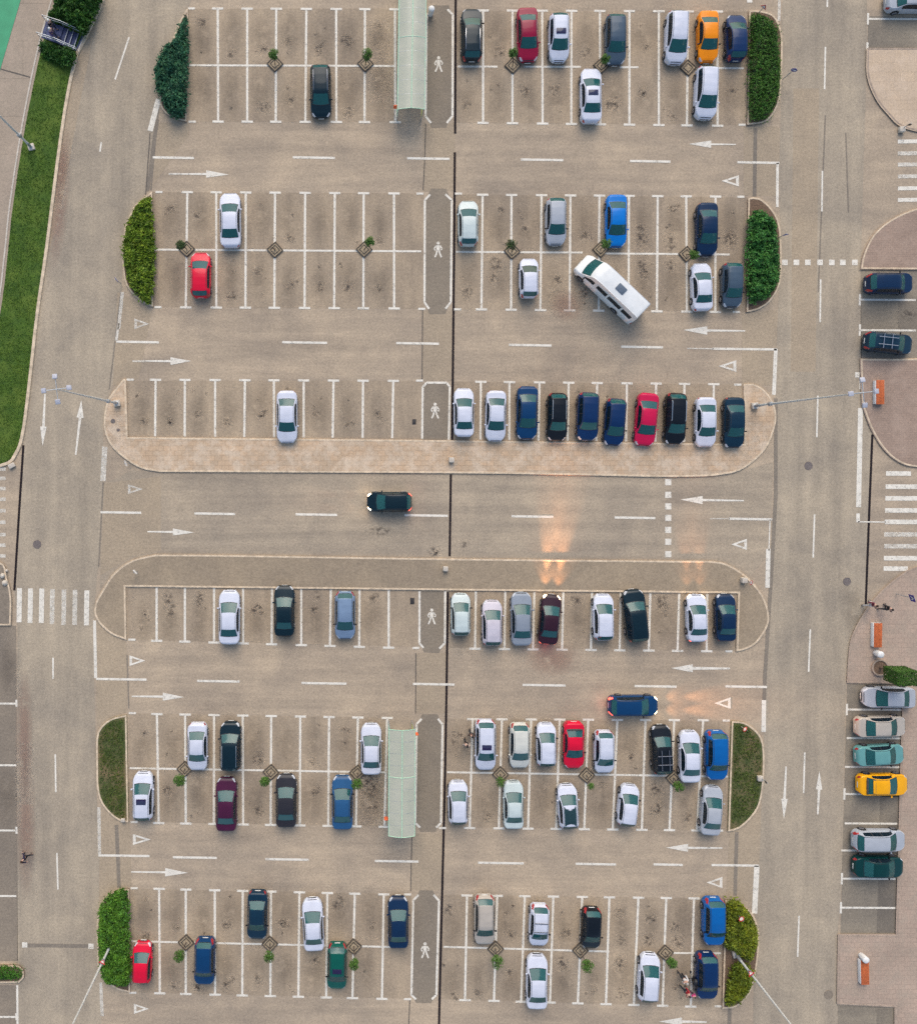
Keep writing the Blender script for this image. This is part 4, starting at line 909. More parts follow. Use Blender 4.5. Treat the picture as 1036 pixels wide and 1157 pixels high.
GH = 'hedges on the planted kerbed beds'
hedge('hedge', 'dense dark bluish green hedge, pointed at its top, beside the top left bays', [(204,22),(210,14),(212.6,30),(213,70),(211,120),(203,133),(190,128),(183,112),(176,100),(173.6,84),(178,64),(187,48),(196,44)], 1.6, (.036,.118,.056), 8200, 2, (.16,.32), .45, GH)
hedge('hedge', 'long bright yellow green hedge on the left bed beside the red hatchback', [(170,220),(173,240),(175.5,283),(172,340),(162,340),(148,325),(141,306),(138.6,280),(142,256),(152,232),(160,226)], 1.1, (.120,.185,.014), 7000, 3, (.2,.36), .35, GH)
hedge('hedge', 'even mid green hedge filling the top right bed by the blue sign', [(847,18),(860,15),(872,20),(880,34),(882,60),(884,80),(880,110),(870,131),(856,137),(847,137),(845,80)], .95, (.050,.125,.016), 9800, 4, (.12,.22), .25, GH)
hedge('hedge', 'patchy deep green shrubs on the right bed by the square dot crossing', [(846,246),(856,237),(866,238),(876,252),(879,270),(882,296),(880,318),(872,334),(858,340),(846,340),(843,296)], 1.2, (.046,.150,.028), 7000, 5, (.16,.34), .6, GH)
hedge('hedge', 'large bright green hedge pierced by the lamp post at the bottom left', [(134,1006),(144,1010),(147,1050),(147.5,1112),(136,1115),(122,1113),(113.5,1100),(110.6,1070),(111,1030),(120,1014)], 1.2, (.060,.150,.014), 8600, 6, (.17,.33), .4, GH)
hedge('hedge', 'olive green bush on the upper half of the bottom right bed', [(824,1016),(838,1021),(848,1032),(856,1050),(857,1062),(853,1080),(846,1087),(838,1084),(830,1076),(818,1070),(819,1040)], 1.1, (.115,.145,.010), 5600, 7, (.18,.34), .4, GH)
hedge('hedge', 'rounded olive bush below the lamp post on the bottom right bed', [(829,1090),(838,1088),(848,1091),(852,1104),(847,1120),(836,1132),(820,1136),(823,1112)], .95, (.110,.140,.010), 3600, 8, (.18,.34), .4, GH)
hedge('bush', 'tall dark leafy bush above the blue stairs at the top left', [(62,-20),(112,-20),(110,8),(104,22),(95,38),(76,27),(52,19),(60,8)], 1.9, (.036,.100,.012), 6600, 9, (.2,.4), .7, None, 'bush')
hedge('bush', 'low dark bush on the lawn just under the blue stairs', [(46,44),(58,50),(72,54),(86,60),(80,72),(66,72),(50,64),(44,52)], 1.1, (.034,.098,.014), 2600, 10, (.2,.36), .7, None, 'bush', .3)
hedge('hedge', 'short low green hedge in the small kerbed bed at the bottom left edge', [(-30,1092.5),(20,1092.5),(25,1096),(25.6,1103),(21,1107.4),(-30,1107.4)], .5, (.040,.115,.012), 3000, 11, (.1,.18), .2, None)
# grass: tufts over lawns
def tufts(name, polys, n, color, zf, seed, s=(.06, .14)):
    r = random.Random(seed); items = []
    for poly in polys:
        W = poly; x0, x1 = min(p[0] for p in W), max(p[0] for p in W); y0, y1 = min(p[1] for p in W), max(p[1] for p in W); k = 0
        while k < n:
            p = (r.uniform(x0, x1), r.uniform(y0, y1))
            if not inside(p, W): continue
            k += 1; q = Vector((*p, 0)); g = noise.noise(q*.7)
            if g < -.25 and r.random() < .6: continue
            t = 1+.3*g+r.uniform(-.3, .3); items.append((Vector((*p, zf(p)+.03)), Vector((r.gauss(0, .6), r.gauss(0, .6), .7)), r.uniform(*s), (t*(1+.2*g), t, t*.8)))
    o = leaves_mesh(name, items, None, color, seed, .4); return kind(o, 'stuff')
tufts('grass', [[(p.x, p.y) for p in offset(BEDQ[k], (4.2 if area(BEDQ[k]) > 0 else -4.2)) and world(offset(BEDQ[k], (4.2 if area(BEDQ[k]) > 0 else -4.2)))] for k in ('E1', 'E2')], 1700, (.070,.105,.022), lambda p: .11, 21, (.10, .26))
from mathutils.bvhtree import BVHTree
bt = BVHTree.FromPolygons([Vector(q) for q in nv], nf)
def vz(p):
    h_ = bt.ray_cast(Vector((p[0], p[1], 5)), Vector((0, 0, -1)))[0]; return h_.z if h_ else .1
tufts('grass', [[(p.x, p.y) for p in world(lt+lk[::-1])]], 15000, (.068,.135,.012), vz, 22, (.07, .16))

# saplings in diamond planters
TREES = [ # planter x, y, crown x, y, crown r px, leafy, label
 (311,72.5,309.5,61.5,5,1,'small round tree in the third planter line of the top left bays'),(413,72.5,414.5,62,5.6,1,'small round tree next to the upper glass shelter'),(579,74.5,579.7,60,4.8,1,'slim tree beside the dark crimson sedan'),(679,74.5,684,66.5,4.8,.8,'loose tree leaning over the slate blue estate'),
 (211.5,281.5,204.3,277,4.8,1,'dark round tree leaning left beside the red hatchback'),(411.5,282,418,273.5,4.6,1,'small tree leaning right in the empty second row'),(578.3,284,575.6,276,5.2,.7,'ragged tree above the short white hatchback'),(678,282,684.5,275.5,5.2,.8,'ragged tree between vivid blue sedan and minibus'),(775,287.3,783.6,288,4.6,.9,'light green tree touching the navy sedan'),
 (209.3,868.4,203.3,881.6,5.5,1,'round tree between white sedan and white sunroof hatchback'),(306.4,872,299.6,882.8,4.6,1,'round tree beside the charcoal sedan'),(404,872.8,403,885.8,5.4,.9,'tree at the corner of the steel blue sedan'),(565.2,874.5,565.7,883.5,5.2,.5,'thin pale sapling beside the mint white sedan'),(662.4,875.6,667.7,888.6,3.4,.3,'almost bare sapling right of the red coupe'),(760.5,879,766.5,888.6,5.2,.8,'tree under the black estate with roof rack'),
 (210.7,1064.3,202.9,1080,5.4,1,'round tree right of the small red hatchback'),(305.2,1066,304,1080.8,5.2,1,'round tree below the dark petrol sedan'),(399.8,1069,400.4,1089.6,4.9,1,'round tree on a tall bare trunk beside the emerald estate'),(559.7,1071.5,561.6,1086.5,6.4,.8,'bushy tree below the beige grey estate'),(655.2,1073.3,663,1091.2,6.2,1,'bushy tree below the black hatchback'),(751.2,1075.9,758.7,1088,5,1,'dark round tree near the family with the pushchair')]
GP, GT_ = 'diamond planters on the bay corners', 'small trees in the diamond planters'
pl_frame, pl_inner, pl_soil = G(), G(), G()
for k in range(4):
    mt = Matrix.Rotation(k*math.pi/2, 4, 'Z')
    pl_frame.box((0, 0, 0), (1.02, .075, .14), bev=.015, mat=mt @ Matrix.Translation((0, .47, .07))); pl_inner.box((0, 0, 0), (.62, .05, .06), bev=.01, mat=mt @ Matrix.Translation((0, .28, .10)))
pl_soil.box((0, 0, .05), (.88, .88, .08))
pl_frame, pl_inner, pl_soil = pl_frame.mesh('frame', 'timber_dark'), pl_inner.mesh('grate', 'iron'), pl_soil.mesh('soil', 'pit_soil')
def planter(x, y, lab):
    o = thing('tree_planter', lab, 'planter', at(x, y), R(45+random.uniform(-4, 4)), GP)
    link('frame', pl_frame, o); link('grate', pl_inner, o); link('soil', pl_soil, o)
PLAB = lambda s: 'dark timber diamond planter holding the '+s
for i, (x, y, cx, cy, cr, lf, lab) in enumerate(TREES):
    planter(x, y, PLAB(' '.join(lab.split()[:9])))
    b = at(x, y, .09); d = math.hypot(cx-x, cy-y); rr = math.hypot(x-NX, y-NY); h = max(1.25, min(2.9, H*d/(rr+d))); c = at(cx, cy, h)
    lean = Vector((c.x-b.x, c.y-b.y)); 
    if lean.length > .45: lean = lean.normalized()*.45; c = Vector((b.x+lean.x, b.y+lean.y, h)); 
    r = random.Random(100+i); cr = m(cr)*1.12; o = thing('small_tree', lab, 'tree', b, 0, GT_); cl = c-b
    t = G(); t.tube([(0, 0, 0), cl*.35+Vector((.03, 0, 0)), cl*.75, cl+Vector((0, 0, cr*.5))], [.045, .038, .032, .012], 7)
    for q in range(6):
        a = r.uniform(0, 6.28); e = cl+Vector((math.cos(a), math.sin(a), r.uniform(.1, .9)))*cr*.75; t.tube([cl*.85, e], [.018, .006], 5)
    t.build('trunk', 'bark', o)
    it = []
    for q in range(int(900*lf)):
        u = Vector((r.gauss(0, 1), r.gauss(0, 1), r.gauss(0, 1))).normalized(); g = noise.noise(u*1.8+Vector((i*3.1, 0, 0)))
        if g < -.15 and r.random() < .8: continue
        p = cl+Vector((0, 0, .05))+u*cr*(r.random()**.4)*(1+.35*g); k = 1+.35*g+r.uniform(-.3, .3); it.append((p, u+Vector((0, 0, .6))+Vector((r.gauss(0, .4), r.gauss(0, .4), 0)), r.uniform(.09, .17), (k*1.05, k, k*.9)))
    leaves_mesh('crown', it, o, (.055,.125,.018) if i not in (4, 6) else (.04,.07,.018), 200+i, .55)
planter(311,282.5,'diamond planter with only a bare stump in the empty second row'); planter(776.6,77,'empty diamond planter beside the orange sedan')
st = thing('tree_stump', 'bare broken sapling stump in a planter in the empty second row', 'stump', at(311, 282.5, .09)); G().tube([(0, 0, 0), (-.1, .06, .25), (-.22, .1, .55)], [.06, .05, .04], 7).build('trunk', 'bark', st); G().tube([(-.05, .03, .2), (.16, .10, .42)], [.03, .015], 6).build('branch', 'bark', st)
# clipped box tree in a round pit on the right pavement
pit = thing('tree_pit', 'round raised tree pit with dark soil on the right pavement', 'tree pit', at(993,754,.12)); G().lathe([(.72, 0), (.72, .16), (.60, .17), (.58, .08)], n=28).build('rim', 'kerb_grey', pit); G().lathe([(.6, .02), (.6, .09), (.02, .12)], n=24).build('soil', 'soil', pit)
ct = thing('clipped_tree', 'box shaped clipped dark green tree beside the silver sedan facing left', 'tree', at(993.5,754,.2)); r = random.Random(77)
G().tube([(0, 0, 0), (.04, -.02, 1.0), (.1, -.06, 2.0)], [.09, .075, .06], 9).build('trunk', 'bark', ct)
it = []; hw, hl, hz = .86, .60, .95
for q in range(5200):
    p = Vector((r.uniform(-1, 1), r.uniform(-1, 1), r.uniform(-1, 1))); ax = r.randrange(3)
    if r.random() < .8: p[ax] = math.copysign(1-abs(r.gauss(0, .05)), p[ax])
    g = noise.noise(p*2.2); nr = Vector((p.x**5, p.y**5, p.z**5+.35)); k = 1+.3*g+r.uniform(-.25, .25)
    it.append((Vector((p.x*hw+.12, p.y*hl-.05, p.z*hz+2.55)), nr+Vector((r.gauss(0, .35), r.gauss(0, .35), r.gauss(0, .2))), r.uniform(.10, .18), (k, k, k*.9)))
leaves_mesh('crown', it, ct, (.040,.098,.010), 78, .5)

# ---------------------------------------------------------------- lamp posts
LH = 15.2
def lamp_post(x, y, lab, rot=0, plate=None, z0=.12):
    o = thing('lamp_post', lab, 'lamp post', at(x, y, z0), rot, 'tall lamp posts with four heads')
    G().box((0, 0, .12), (.55, .55, .3), bev=.04).build('footing', 'concrete', o); G().lathe([(.22, .2), (.22, .24), (.13, .3), (.125, 1.1), (.11, 1.15)], n=14).build('base_sleeve', 'galvanised', o)
    G().lathe([(.10, .25), (.085, 5), (.06, 10), (.045, LH)], n=12).build('pole', 'pole_paint', o)
    G().tube([(-.72, 0, LH-.05), (.72, 0, LH-.05)], .03, 6).tube([(0, -.72, LH-.05), (0, .72, LH-.05)], .03, 6).build('cross_arm', 'galvanised', o)
    for k in range(4):
        a = k*math.pi/2; ld = G().box((0, 0, 0), (.34, .34, .14), bev=.04, mat=Matrix.Translation((.86*math.cos(a), .86*math.sin(a), LH)) @ Matrix.Rotation(a, 4, 'Z') @ Matrix.Rotation(.25, 4, 'Y')).build('lamp_head', 'lamp_shell', o)
        G().box((0, 0, 0), (.25, .24, .05), bev=.01, mat=Matrix.Translation((.86*math.cos(a), .86*math.sin(a), LH-.08)) @ Matrix.Rotation(a, 4, 'Z') @ Matrix.Rotation(.25, 4, 'Y')).build('lens', 'iron', ld)
    G().lathe([(.15, 2.55), (.17, 2.6), (.17, 2.95), (.15, 3.0)], n=12).build('collar', 'galvanised', o)
    if plate:
        pa = G(); d = at(x, y, 0).normalized(); a = math.atan2(-d.y, -d.x)-rot
        mt = Matrix.Translation((math.cos(a)*.17, math.sin(a)*.17, 3.0)) @ Matrix.Rotation(a, 4, 'Z') @ Matrix.Rotation(R(90), 4, 'Y')
        v = [(-.24, -.28, 0), (-.24, .28, 0), (.26, 0, 0)]
        s_ = G().add([mt @ Vector(q) for q in v]+[mt @ (Vector(q)+Vector((0, 0, .02))) for q in v], [(0, 2, 1), (3, 4, 5), (0, 1, 4, 3), (1, 2, 5, 4), (2, 0, 3, 5)]).build('sign_plate', 'red_sign', o, False)
        v = [tuple(c*.6 for c in q) for q in v]; G().add([mt @ (Vector(q)+Vector((-.01, 0, .024))) for q in v], [(0, 1, 2)]).build('sign_face', 'white_paint', s_, False)
lamp_post(133,455.6,'tall grey lamp post on the left tip of the paved island',.12); lamp_post(851.4,458.6,'tall grey lamp post on the right end of the paved island',.10)
lamp_post(126.7,1065,'tall lamp post with red and white sign rising from the bottom left hedge',.2,1); lamp_post(830,1077,'tall lamp post with red and white sign on the bottom right bed',.2,1); lamp_post(36.6,167,'tall pale lamp post standing in the left lawn',.3,None,.3)

# ---------------------------------------------------------------- glass shelters
def shelter(x0, y0, x1, y1, dx, lab, post_pts):
    """roof outline given at eaves height"""
    Z = 2.35; a, b = at(x0, y0, Z), at(x1, y0, Z); c, d = at(x0+dx, y1, Z), at(x1+dx, y1, Z)
    o = thing('trolley_shelter', lab, 'shelter', Vector(((a.x+d.x)/2, (a.y+d.y)/2, 0)), 0, 'long glass roofed shelters'); off = Vector((o.location.x, o.location.y, 0))
    n = 9; rows = []
    for i in range(n+1):
        t = i/n; L_, R_ = a.lerp(c, t)-off, b.lerp(d, t)-off; rows.append((L_, (L_+R_)/2+Vector((0, 0, .32)), R_))
    v, f = [], []
    for L_, C_, R_ in rows: v += [L_, L_.lerp(C_, .5)+Vector((0, 0, .06)), C_, R_.lerp(C_, .5)+Vector((0, 0, .06)), R_]
    for i in range(n):
        for j in range(4): f.append((i*5+j, (i+1)*5+j, (i+1)*5+j+1, i*5+j+1))
    ro = mesh_obj('roof', v+[Vector(q)-Vector((0, 0, .02)) for q in v], f+[tuple(k+5*(n+1) for k in q[::-1]) for q in f], 'canopy_glass', o, smooth=True, angle=30)
    g = G()
    g.tube([r_[1]+Vector((0, 0, .01)) for r_ in rows], .035, 6)
    for r_ in (rows[0], rows[4], rows[-1]):
        L_, C_, R_ = r_; g.tube([L_, L_.lerp(C_, .5)+Vector((0, 0, .06)), C_, R_.lerp(C_, .5)+Vector((0, 0, .06)), R_], .026, 6)
    for k in (0, 2): g.tube([r_[k] for r_ in rows], .03, 6)
    g.build('ridge_frame', 'mint_metal', o)
    q = G()
    for r_ in rows[1:-1]: L_, C_, R_ = r_; q.tube([L_, L_.lerp(C_, .5)+Vector((0, 0, .055)), C_-Vector((0, 0, .01)), R_.lerp(C_, .5)+Vector((0, 0, .055)), R_], .011, 5)
    q.build('glazing_bars', 'galvanised', o)
    for r_ in (rows[0], rows[3], rows[6], rows[-1]):
        for k in (0, 2):
            e = r_[k]*1.0; s = .08 if k == 0 else -.08; pt = G().tube([(e.x+s, e.y, 0), (e.x+s, e.y, e.z)], .035, 8); pt.build('post', 'galvanised', o)
    for k in (0, 2):
        g = G()
        for z in (.35, .7, 1.05): g.tube([(r_[k].x+(.08 if k == 0 else -.08), r_[k].y, z) for r_ in rows], .025, 6)
        g.build('side_rail', 'yellow_rail' if k == 2 else 'mint_metal', o)
    for i, (px, py) in enumerate(post_pts):
        w = at(px, py, 1.7); pn = thing('orange_sign', lab_o[(px, py)], 'sign', (w.x, w.y, 0), 0, 'orange signs at the shelter ends')
        G().tube([(0, 0, 0), (0, 0, 2.0)], .03, 7).build('post', 'galvanised', pn); G().box((0, 0, 1.75), (.34, .12, .62), bev=.05).build('panel', 'orange_panel', pn)
lab_o = {(447,121): 'orange panel sign on a post at the foot of the upper shelter', (436.4,924.5): 'orange panel sign at the lower left corner of the lower shelter', (470.3,829): 'orange panel sign at the upper right corner of the lower shelter'}
shelter(451.5,-22,482,123.5,-2.3,'long pale glass shelter running off the top of the picture',[(447,121)]); shelter(439.6,824,469,944.5,-.4,'long pale glass shelter beside the lower walkway',[(436.4,924.5),(470.3,829)])

# ---------------------------------------------------------------- street furniture
def bench(x, y, lab, ry=0):
    o = thing('bench', lab, 'bench', at(x, y, .13), R(ry), 'white and orange benches on the right pavement')
    G().box((0, 0, .19), (.78, 2.0, .38), bev=.03).build('base', 'white_paint', o); g = G()
    for k in range(6): g.box((-.29+k*.115, 0, .42), (.10, 2.06, .06), bev=.012)
    g.build('seat', 'orange_wood', o)
bench(990.5,443.5,'white and orange bench on the reddish pavement by the lamp heads'); bench(988,716.5,'white and orange bench beside a white bin and the clipped tree',-1); bench(973.5,1095.5,'white and orange bench on the square paved corner at the bottom right',1)
def bin_(x, y, lab, mat='white_paint', h=.75, rr=.28, z0=.13):
    o = thing('litter_bin', lab, 'bin', at(x, y, z0)); G().lathe([(rr*.8, 0), (rr*.85, .05), (rr, h*.8), (rr, h), (rr*.82, h+.02), (rr*.78, h-.1)], n=18).build('body', mat, o); G().lathe([(rr*.78, h-.15), (rr*.78, h-.1), (.01, h-.1)], n=16).build('liner', 'bin_grey', o); G().ball((0, 0, h), (rr*.97, rr*.97, .12), 14).build('lid', mat, o); return o
bin_(988.6,737.4,'white round litter bin between the bench and the clipped tree'); bin_(972,1079,'white litter bin at the head of the bottom right bench')
bin_(486.2,16.6,'white domed bin at the top of the upper walkway', 'white_paint', 1.0, .26, .01)
def sign(x, y, tx, ty, lab, shape, face, back='galvanised', hz=None, zb=.12, cat='road sign', w=.5, turn=0):
    """post foot at (x, y); the plate's centre is seen at (tx, ty)"""
    b = at(x, y, zb); d = math.hypot(tx-x, ty-y); rr = math.hypot(x-NX, y-NY); h = hz or max(.8, min(2.6, H*d/(rr+d)))
    o = thing('road_sign', lab, cat, b); dn = Vector((-b.x, -b.y)); a = math.atan2(dn.y, dn.x)+turn
    G().tube([(0, 0, 0), (0, 0, h+.25)], .032, 8).build('post', 'galvanised', o)
    mt = Matrix.Translation((math.cos(a)*.05, math.sin(a)*.05, h)) @ Matrix.Rotation(a, 4, 'Z') @ Matrix.Rotation(R(90), 4, 'Y')
    def plate(nm, pts, z, mat, par, th=.012):
        n = len(pts); G().add([mt @ Vector((*p, z)) for p in pts]+[mt @ Vector((*p, z+th)) for p in pts], [tuple(range(n-1, -1, -1)), tuple(range(n, 2*n))]+[(i, (i+1) % n, n+(i+1) % n, n+i) for i in range(n)]).build(nm, mat, par, False)
        return bpy.context.scene.collection.objects[-1]
    circ = lambda r: [(r*math.cos(k*math.pi/10), r*math.sin(k*math.pi/10)) for k in range(20)]
    tri = lambda r: [(-r*math.cos(k*2.0944), r*math.sin(k*2.0944)) for k in range(3)]; sq = lambda r: [(-r, -r), (r, -r), (r, r), (-r, r)]
    fn = {'circle': circ, 'tri': tri, 'square': sq}[shape]
    if shape == 'tri': P0 = tri(w*.6)
    else: P0 = fn(w*.5)
    plate('plate', P0, 0, face, o)
    if lab.startswith('blue pedestrian'):
        plate('symbol', tri(w*.38), .014, 'white_paint', o, .004)
        plate('symbol', [(-.02, -.03), (.10, -.09), (.12, -.05), (.03, 0), (.12, .05), (.10, .09), (-.02, .03), (-.10, .02), (-.10, -.02)], .020, 'iron', o, .003)
    elif face == 'red_sign': plate('symbol', fn(w*.34) if shape != 'tri' else tri(w*.36), .014, 'white_paint', o, .004)
    elif face == 'blue_sign': plate('symbol', [(-.05, -.18), (.05, -.18), (.05, .05), (.13, .05), (0, .2), (-.13, .05), (-.05, .05)], .014, 'white_paint', o, .004)
    return o
sign(883.6,90,896.6,76.6,'blue round sign leaning over the road by the top right hedge','circle','blue_sign',turn=.5,hz=1.9)
sign(876.5,270,884.5,264.5,'blue round sign seen edge on at the second right hedge','circle','blue_sign',turn=1.25,hz=1.5)
sign(137.5,321,132.8,317.5,'dark purple blue sign seen edge on at the left hedge','circle','blue_sign',turn=1.2,hz=1.7)
sign(857.4,13.6,858.8,9.5,'small red and white triangle sign at the top right bed','tri','red_sign',hz=.9,w=.55)
sign(828.6,1028,830.6,1033,'small red and white sign sticking out of the olive bush','circle','red_sign',hz=1.5,w=.5)
sign(837,821,838.8,826,'small red and white sign on the right grass bed','circle','red_sign',hz=.8,w=.45)
sign(844,657,841,656,'small red disc sign on the right end of the grey island','circle','red_sign',hz=.8,w=.4)
sign(1012,671,1014.7,672,'blue pedestrian crossing sign on the right pavement','square','blue_sign',hz=2.1,w=.62,turn=.6)
sign(147,523.6,143,524.6,'pale square sign at the lower left kerb of the paved island','square','white_paint',hz=1.5,w=.5,turn=.3)
sign(155.5,645,154.5,646.5,'white box sign on the left end of the grey island','square','white_paint',hz=.9,w=.45,turn=.2)
sign(859,878.6,865,884,'thin dark sign post bent outward from the right grass bed','square','iron',hz=1.0,w=.22,turn=.8)
sign(1019,145,1024,141,'dark bent sign at the tip of the sandy top right pavement','square','iron',hz=.9,w=.3,turn=1.0)
def block(name, x, y, d, lab, mat, cat, z0=.12, bev=.05, rz=0, grp=None):
    o = G().box((0, 0, d[2]/2), d, bev=bev).build(name, mat); o.location = at(x, y, z0); o.rotation_euler.z = rz; tag(o, lab, cat, grp); return o
block('concrete_block',1016.8,147.2,(.48,.48,.35),'square concrete block at the tip of the sandy top right pavement','concrete','block',.02)
block('concrete_block',838.4,655,(.45,.45,.5),'pale concrete block on the right end of the grey island','concrete','block')
block('concrete_block',503,642.2,(.42,.42,.4),'pale concrete block on the grey island above the drain','concrete','block')
block('concrete_block',509.8,519.6,(.44,.44,.4),'greyish concrete block on the paved island over the drain','concrete','block')
block('concrete_block',857.2,878.6,(.45,.45,.3),'pale concrete footing on the kerb of the right grass bed','concrete','block')
block('concrete_block',14.5,526,(.55,.4,.25),'flat pale stone slab at the lower tip of the left lawn','concrete','stone slab',.02,.04,.5)
block('concrete_block',139.8,926,(.36,.3,.22),'small yellowish stone at the bottom of the left grass bed','concrete','stone',.1)
for i, (x, y, s, l) in enumerate(((6,658.6,.42,'largest pale boulder'),(3,650.5,.36,'middle pale boulder'),(8.2,644.3,.2,'smallest pale boulder'))):
    bm = bmesh.new(); bmesh.ops.create_icosphere(bm, subdivisions=2, radius=s*.6)
    for q in bm.verts: q.co *= 1+.28*noise.noise(q.co*4+Vector((i*5, 0, 0))); q.co.z *= .7
    me = bpy.data.meshes.new('boulder'); bm.to_mesh(me); bm.free(); me.materials.append(M['concrete']); o = link('boulder', me); o.location = at(x, y, .2); tag(o, l+' on the left kerb by the drain', 'boulder', 'boulders at the left kerb')

# stairs between the bushes: a landing level with the pavement and five steps down to the road
s0, s1, s2, s3 = at(50.5,23,ZP), at(47.5,43,ZP), at(91,60,.1), at(93.5,39,.1)
so = thing('stairs', 'dark blue stairs with pale handrails between two bushes at the top left', 'stairs', (0, 0, 0)); ax = ((s2+s3)/2-(s0+s1)/2); ax.z = 0; ln = ax.length; ax.normalize(); sd = Vector((-ax.y, ax.x, 0)); mid = (s0+s1)/2; mid.z = 0; so.location = mid
wd = (s0-s1).length*.96; rm = Matrix(((ax.x, sd.x, 0, 0), (ax.y, sd.y, 0, 0), (0, 0, 1, 0), (0, 0, 0, 1)))
g = G(); g.box((0, 0, 0), (ln*.5, wd, ZP+.02), bev=.01, mat=rm @ Matrix.Translation((ln*.25, 0, ZP/2+.01))); g.build('landing', 'stair_blue', so)
for k in range(4):
    hh = ZP*(4-k)/5; a = ln*.5+k*ln*.5/4; stp = G().box((0, 0, 0), (ln*.125-.004, wd, hh), bev=.01, mat=rm @ Matrix.Translation((a+ln*.0625, 0, hh/2))).build('step', 'stair_blue', so)
    G().box((0, 0, 0), (.05, wd-.02, .02), mat=rm @ Matrix.Translation((a+ln*.125-.04, 0, hh+.008))).build('nosing', 'galvanised', stp)
for s in (-1, 1):
    g = G(); y = s*(wd/2+.03); zz = lambda x: ZP+.95 if x < ln*.5 else ZP+.95-(x-ln*.5)/(ln*.5)*(ZP-.05)
    for dz in (0, -.4): g.tube([rm @ Vector((x, y, zz(x)+dz)) for x in (0, ln*.25, ln*.5, ln*.75, ln)], .03, 6)
    for x in (0, ln*.25, ln*.5, ln*.75, ln): g.tube([rm @ Vector((x, y, zz(x)-.95)), rm @ Vector((x, y, zz(x)))], .025, 6)
    g.build('handrail', 'galvanised', so)
# ---------------------------------------------------------------- people
def skin_mesh(name, chains, radii, mat, sub=1):
    """chains: lists of (key, co); joints with the same key are shared; grown with a Skin modifier"""
    bm = bmesh.new(); sk = bm.verts.layers.skin.verify(); vs = {}
    for ch in chains:
        for k, co in ch:
            if k not in vs:
                v = bm.verts.new(co); r = radii.get(k, .03); v[sk].radius = (r, r) if not isinstance(r, tuple) else r; v[sk].use_root = (len(vs) == 0); vs[k] = v
        for (a, _), (b, _) in zip(ch, ch[1:]):
            if not bm.edges.get((vs[a], vs[b])): bm.edges.new((vs[a], vs[b]))
    me = bpy.data.meshes.new(name); bm.to_mesh(me); bm.free(); o = bpy.data.objects.new(name, me); COL.objects.link(o)
    md = o.modifiers.new('s', 'SKIN'); md.use_smooth_shade = True; md.branch_smoothing = .4; s2 = o.modifiers.new('d', 'SUBSURF'); s2.levels = s2.render_levels = sub
    dg = bpy.context.evaluated_depsgraph_get(); ev = o.evaluated_get(dg); out = bpy.data.meshes.new_from_object(ev); bpy.data.objects.remove(o)
    out.materials.clear(); out.materials.append(M[mat]); out.polygons.foreach_set('use_smooth', [True]*len(out.polygons)); out.name = name; return out
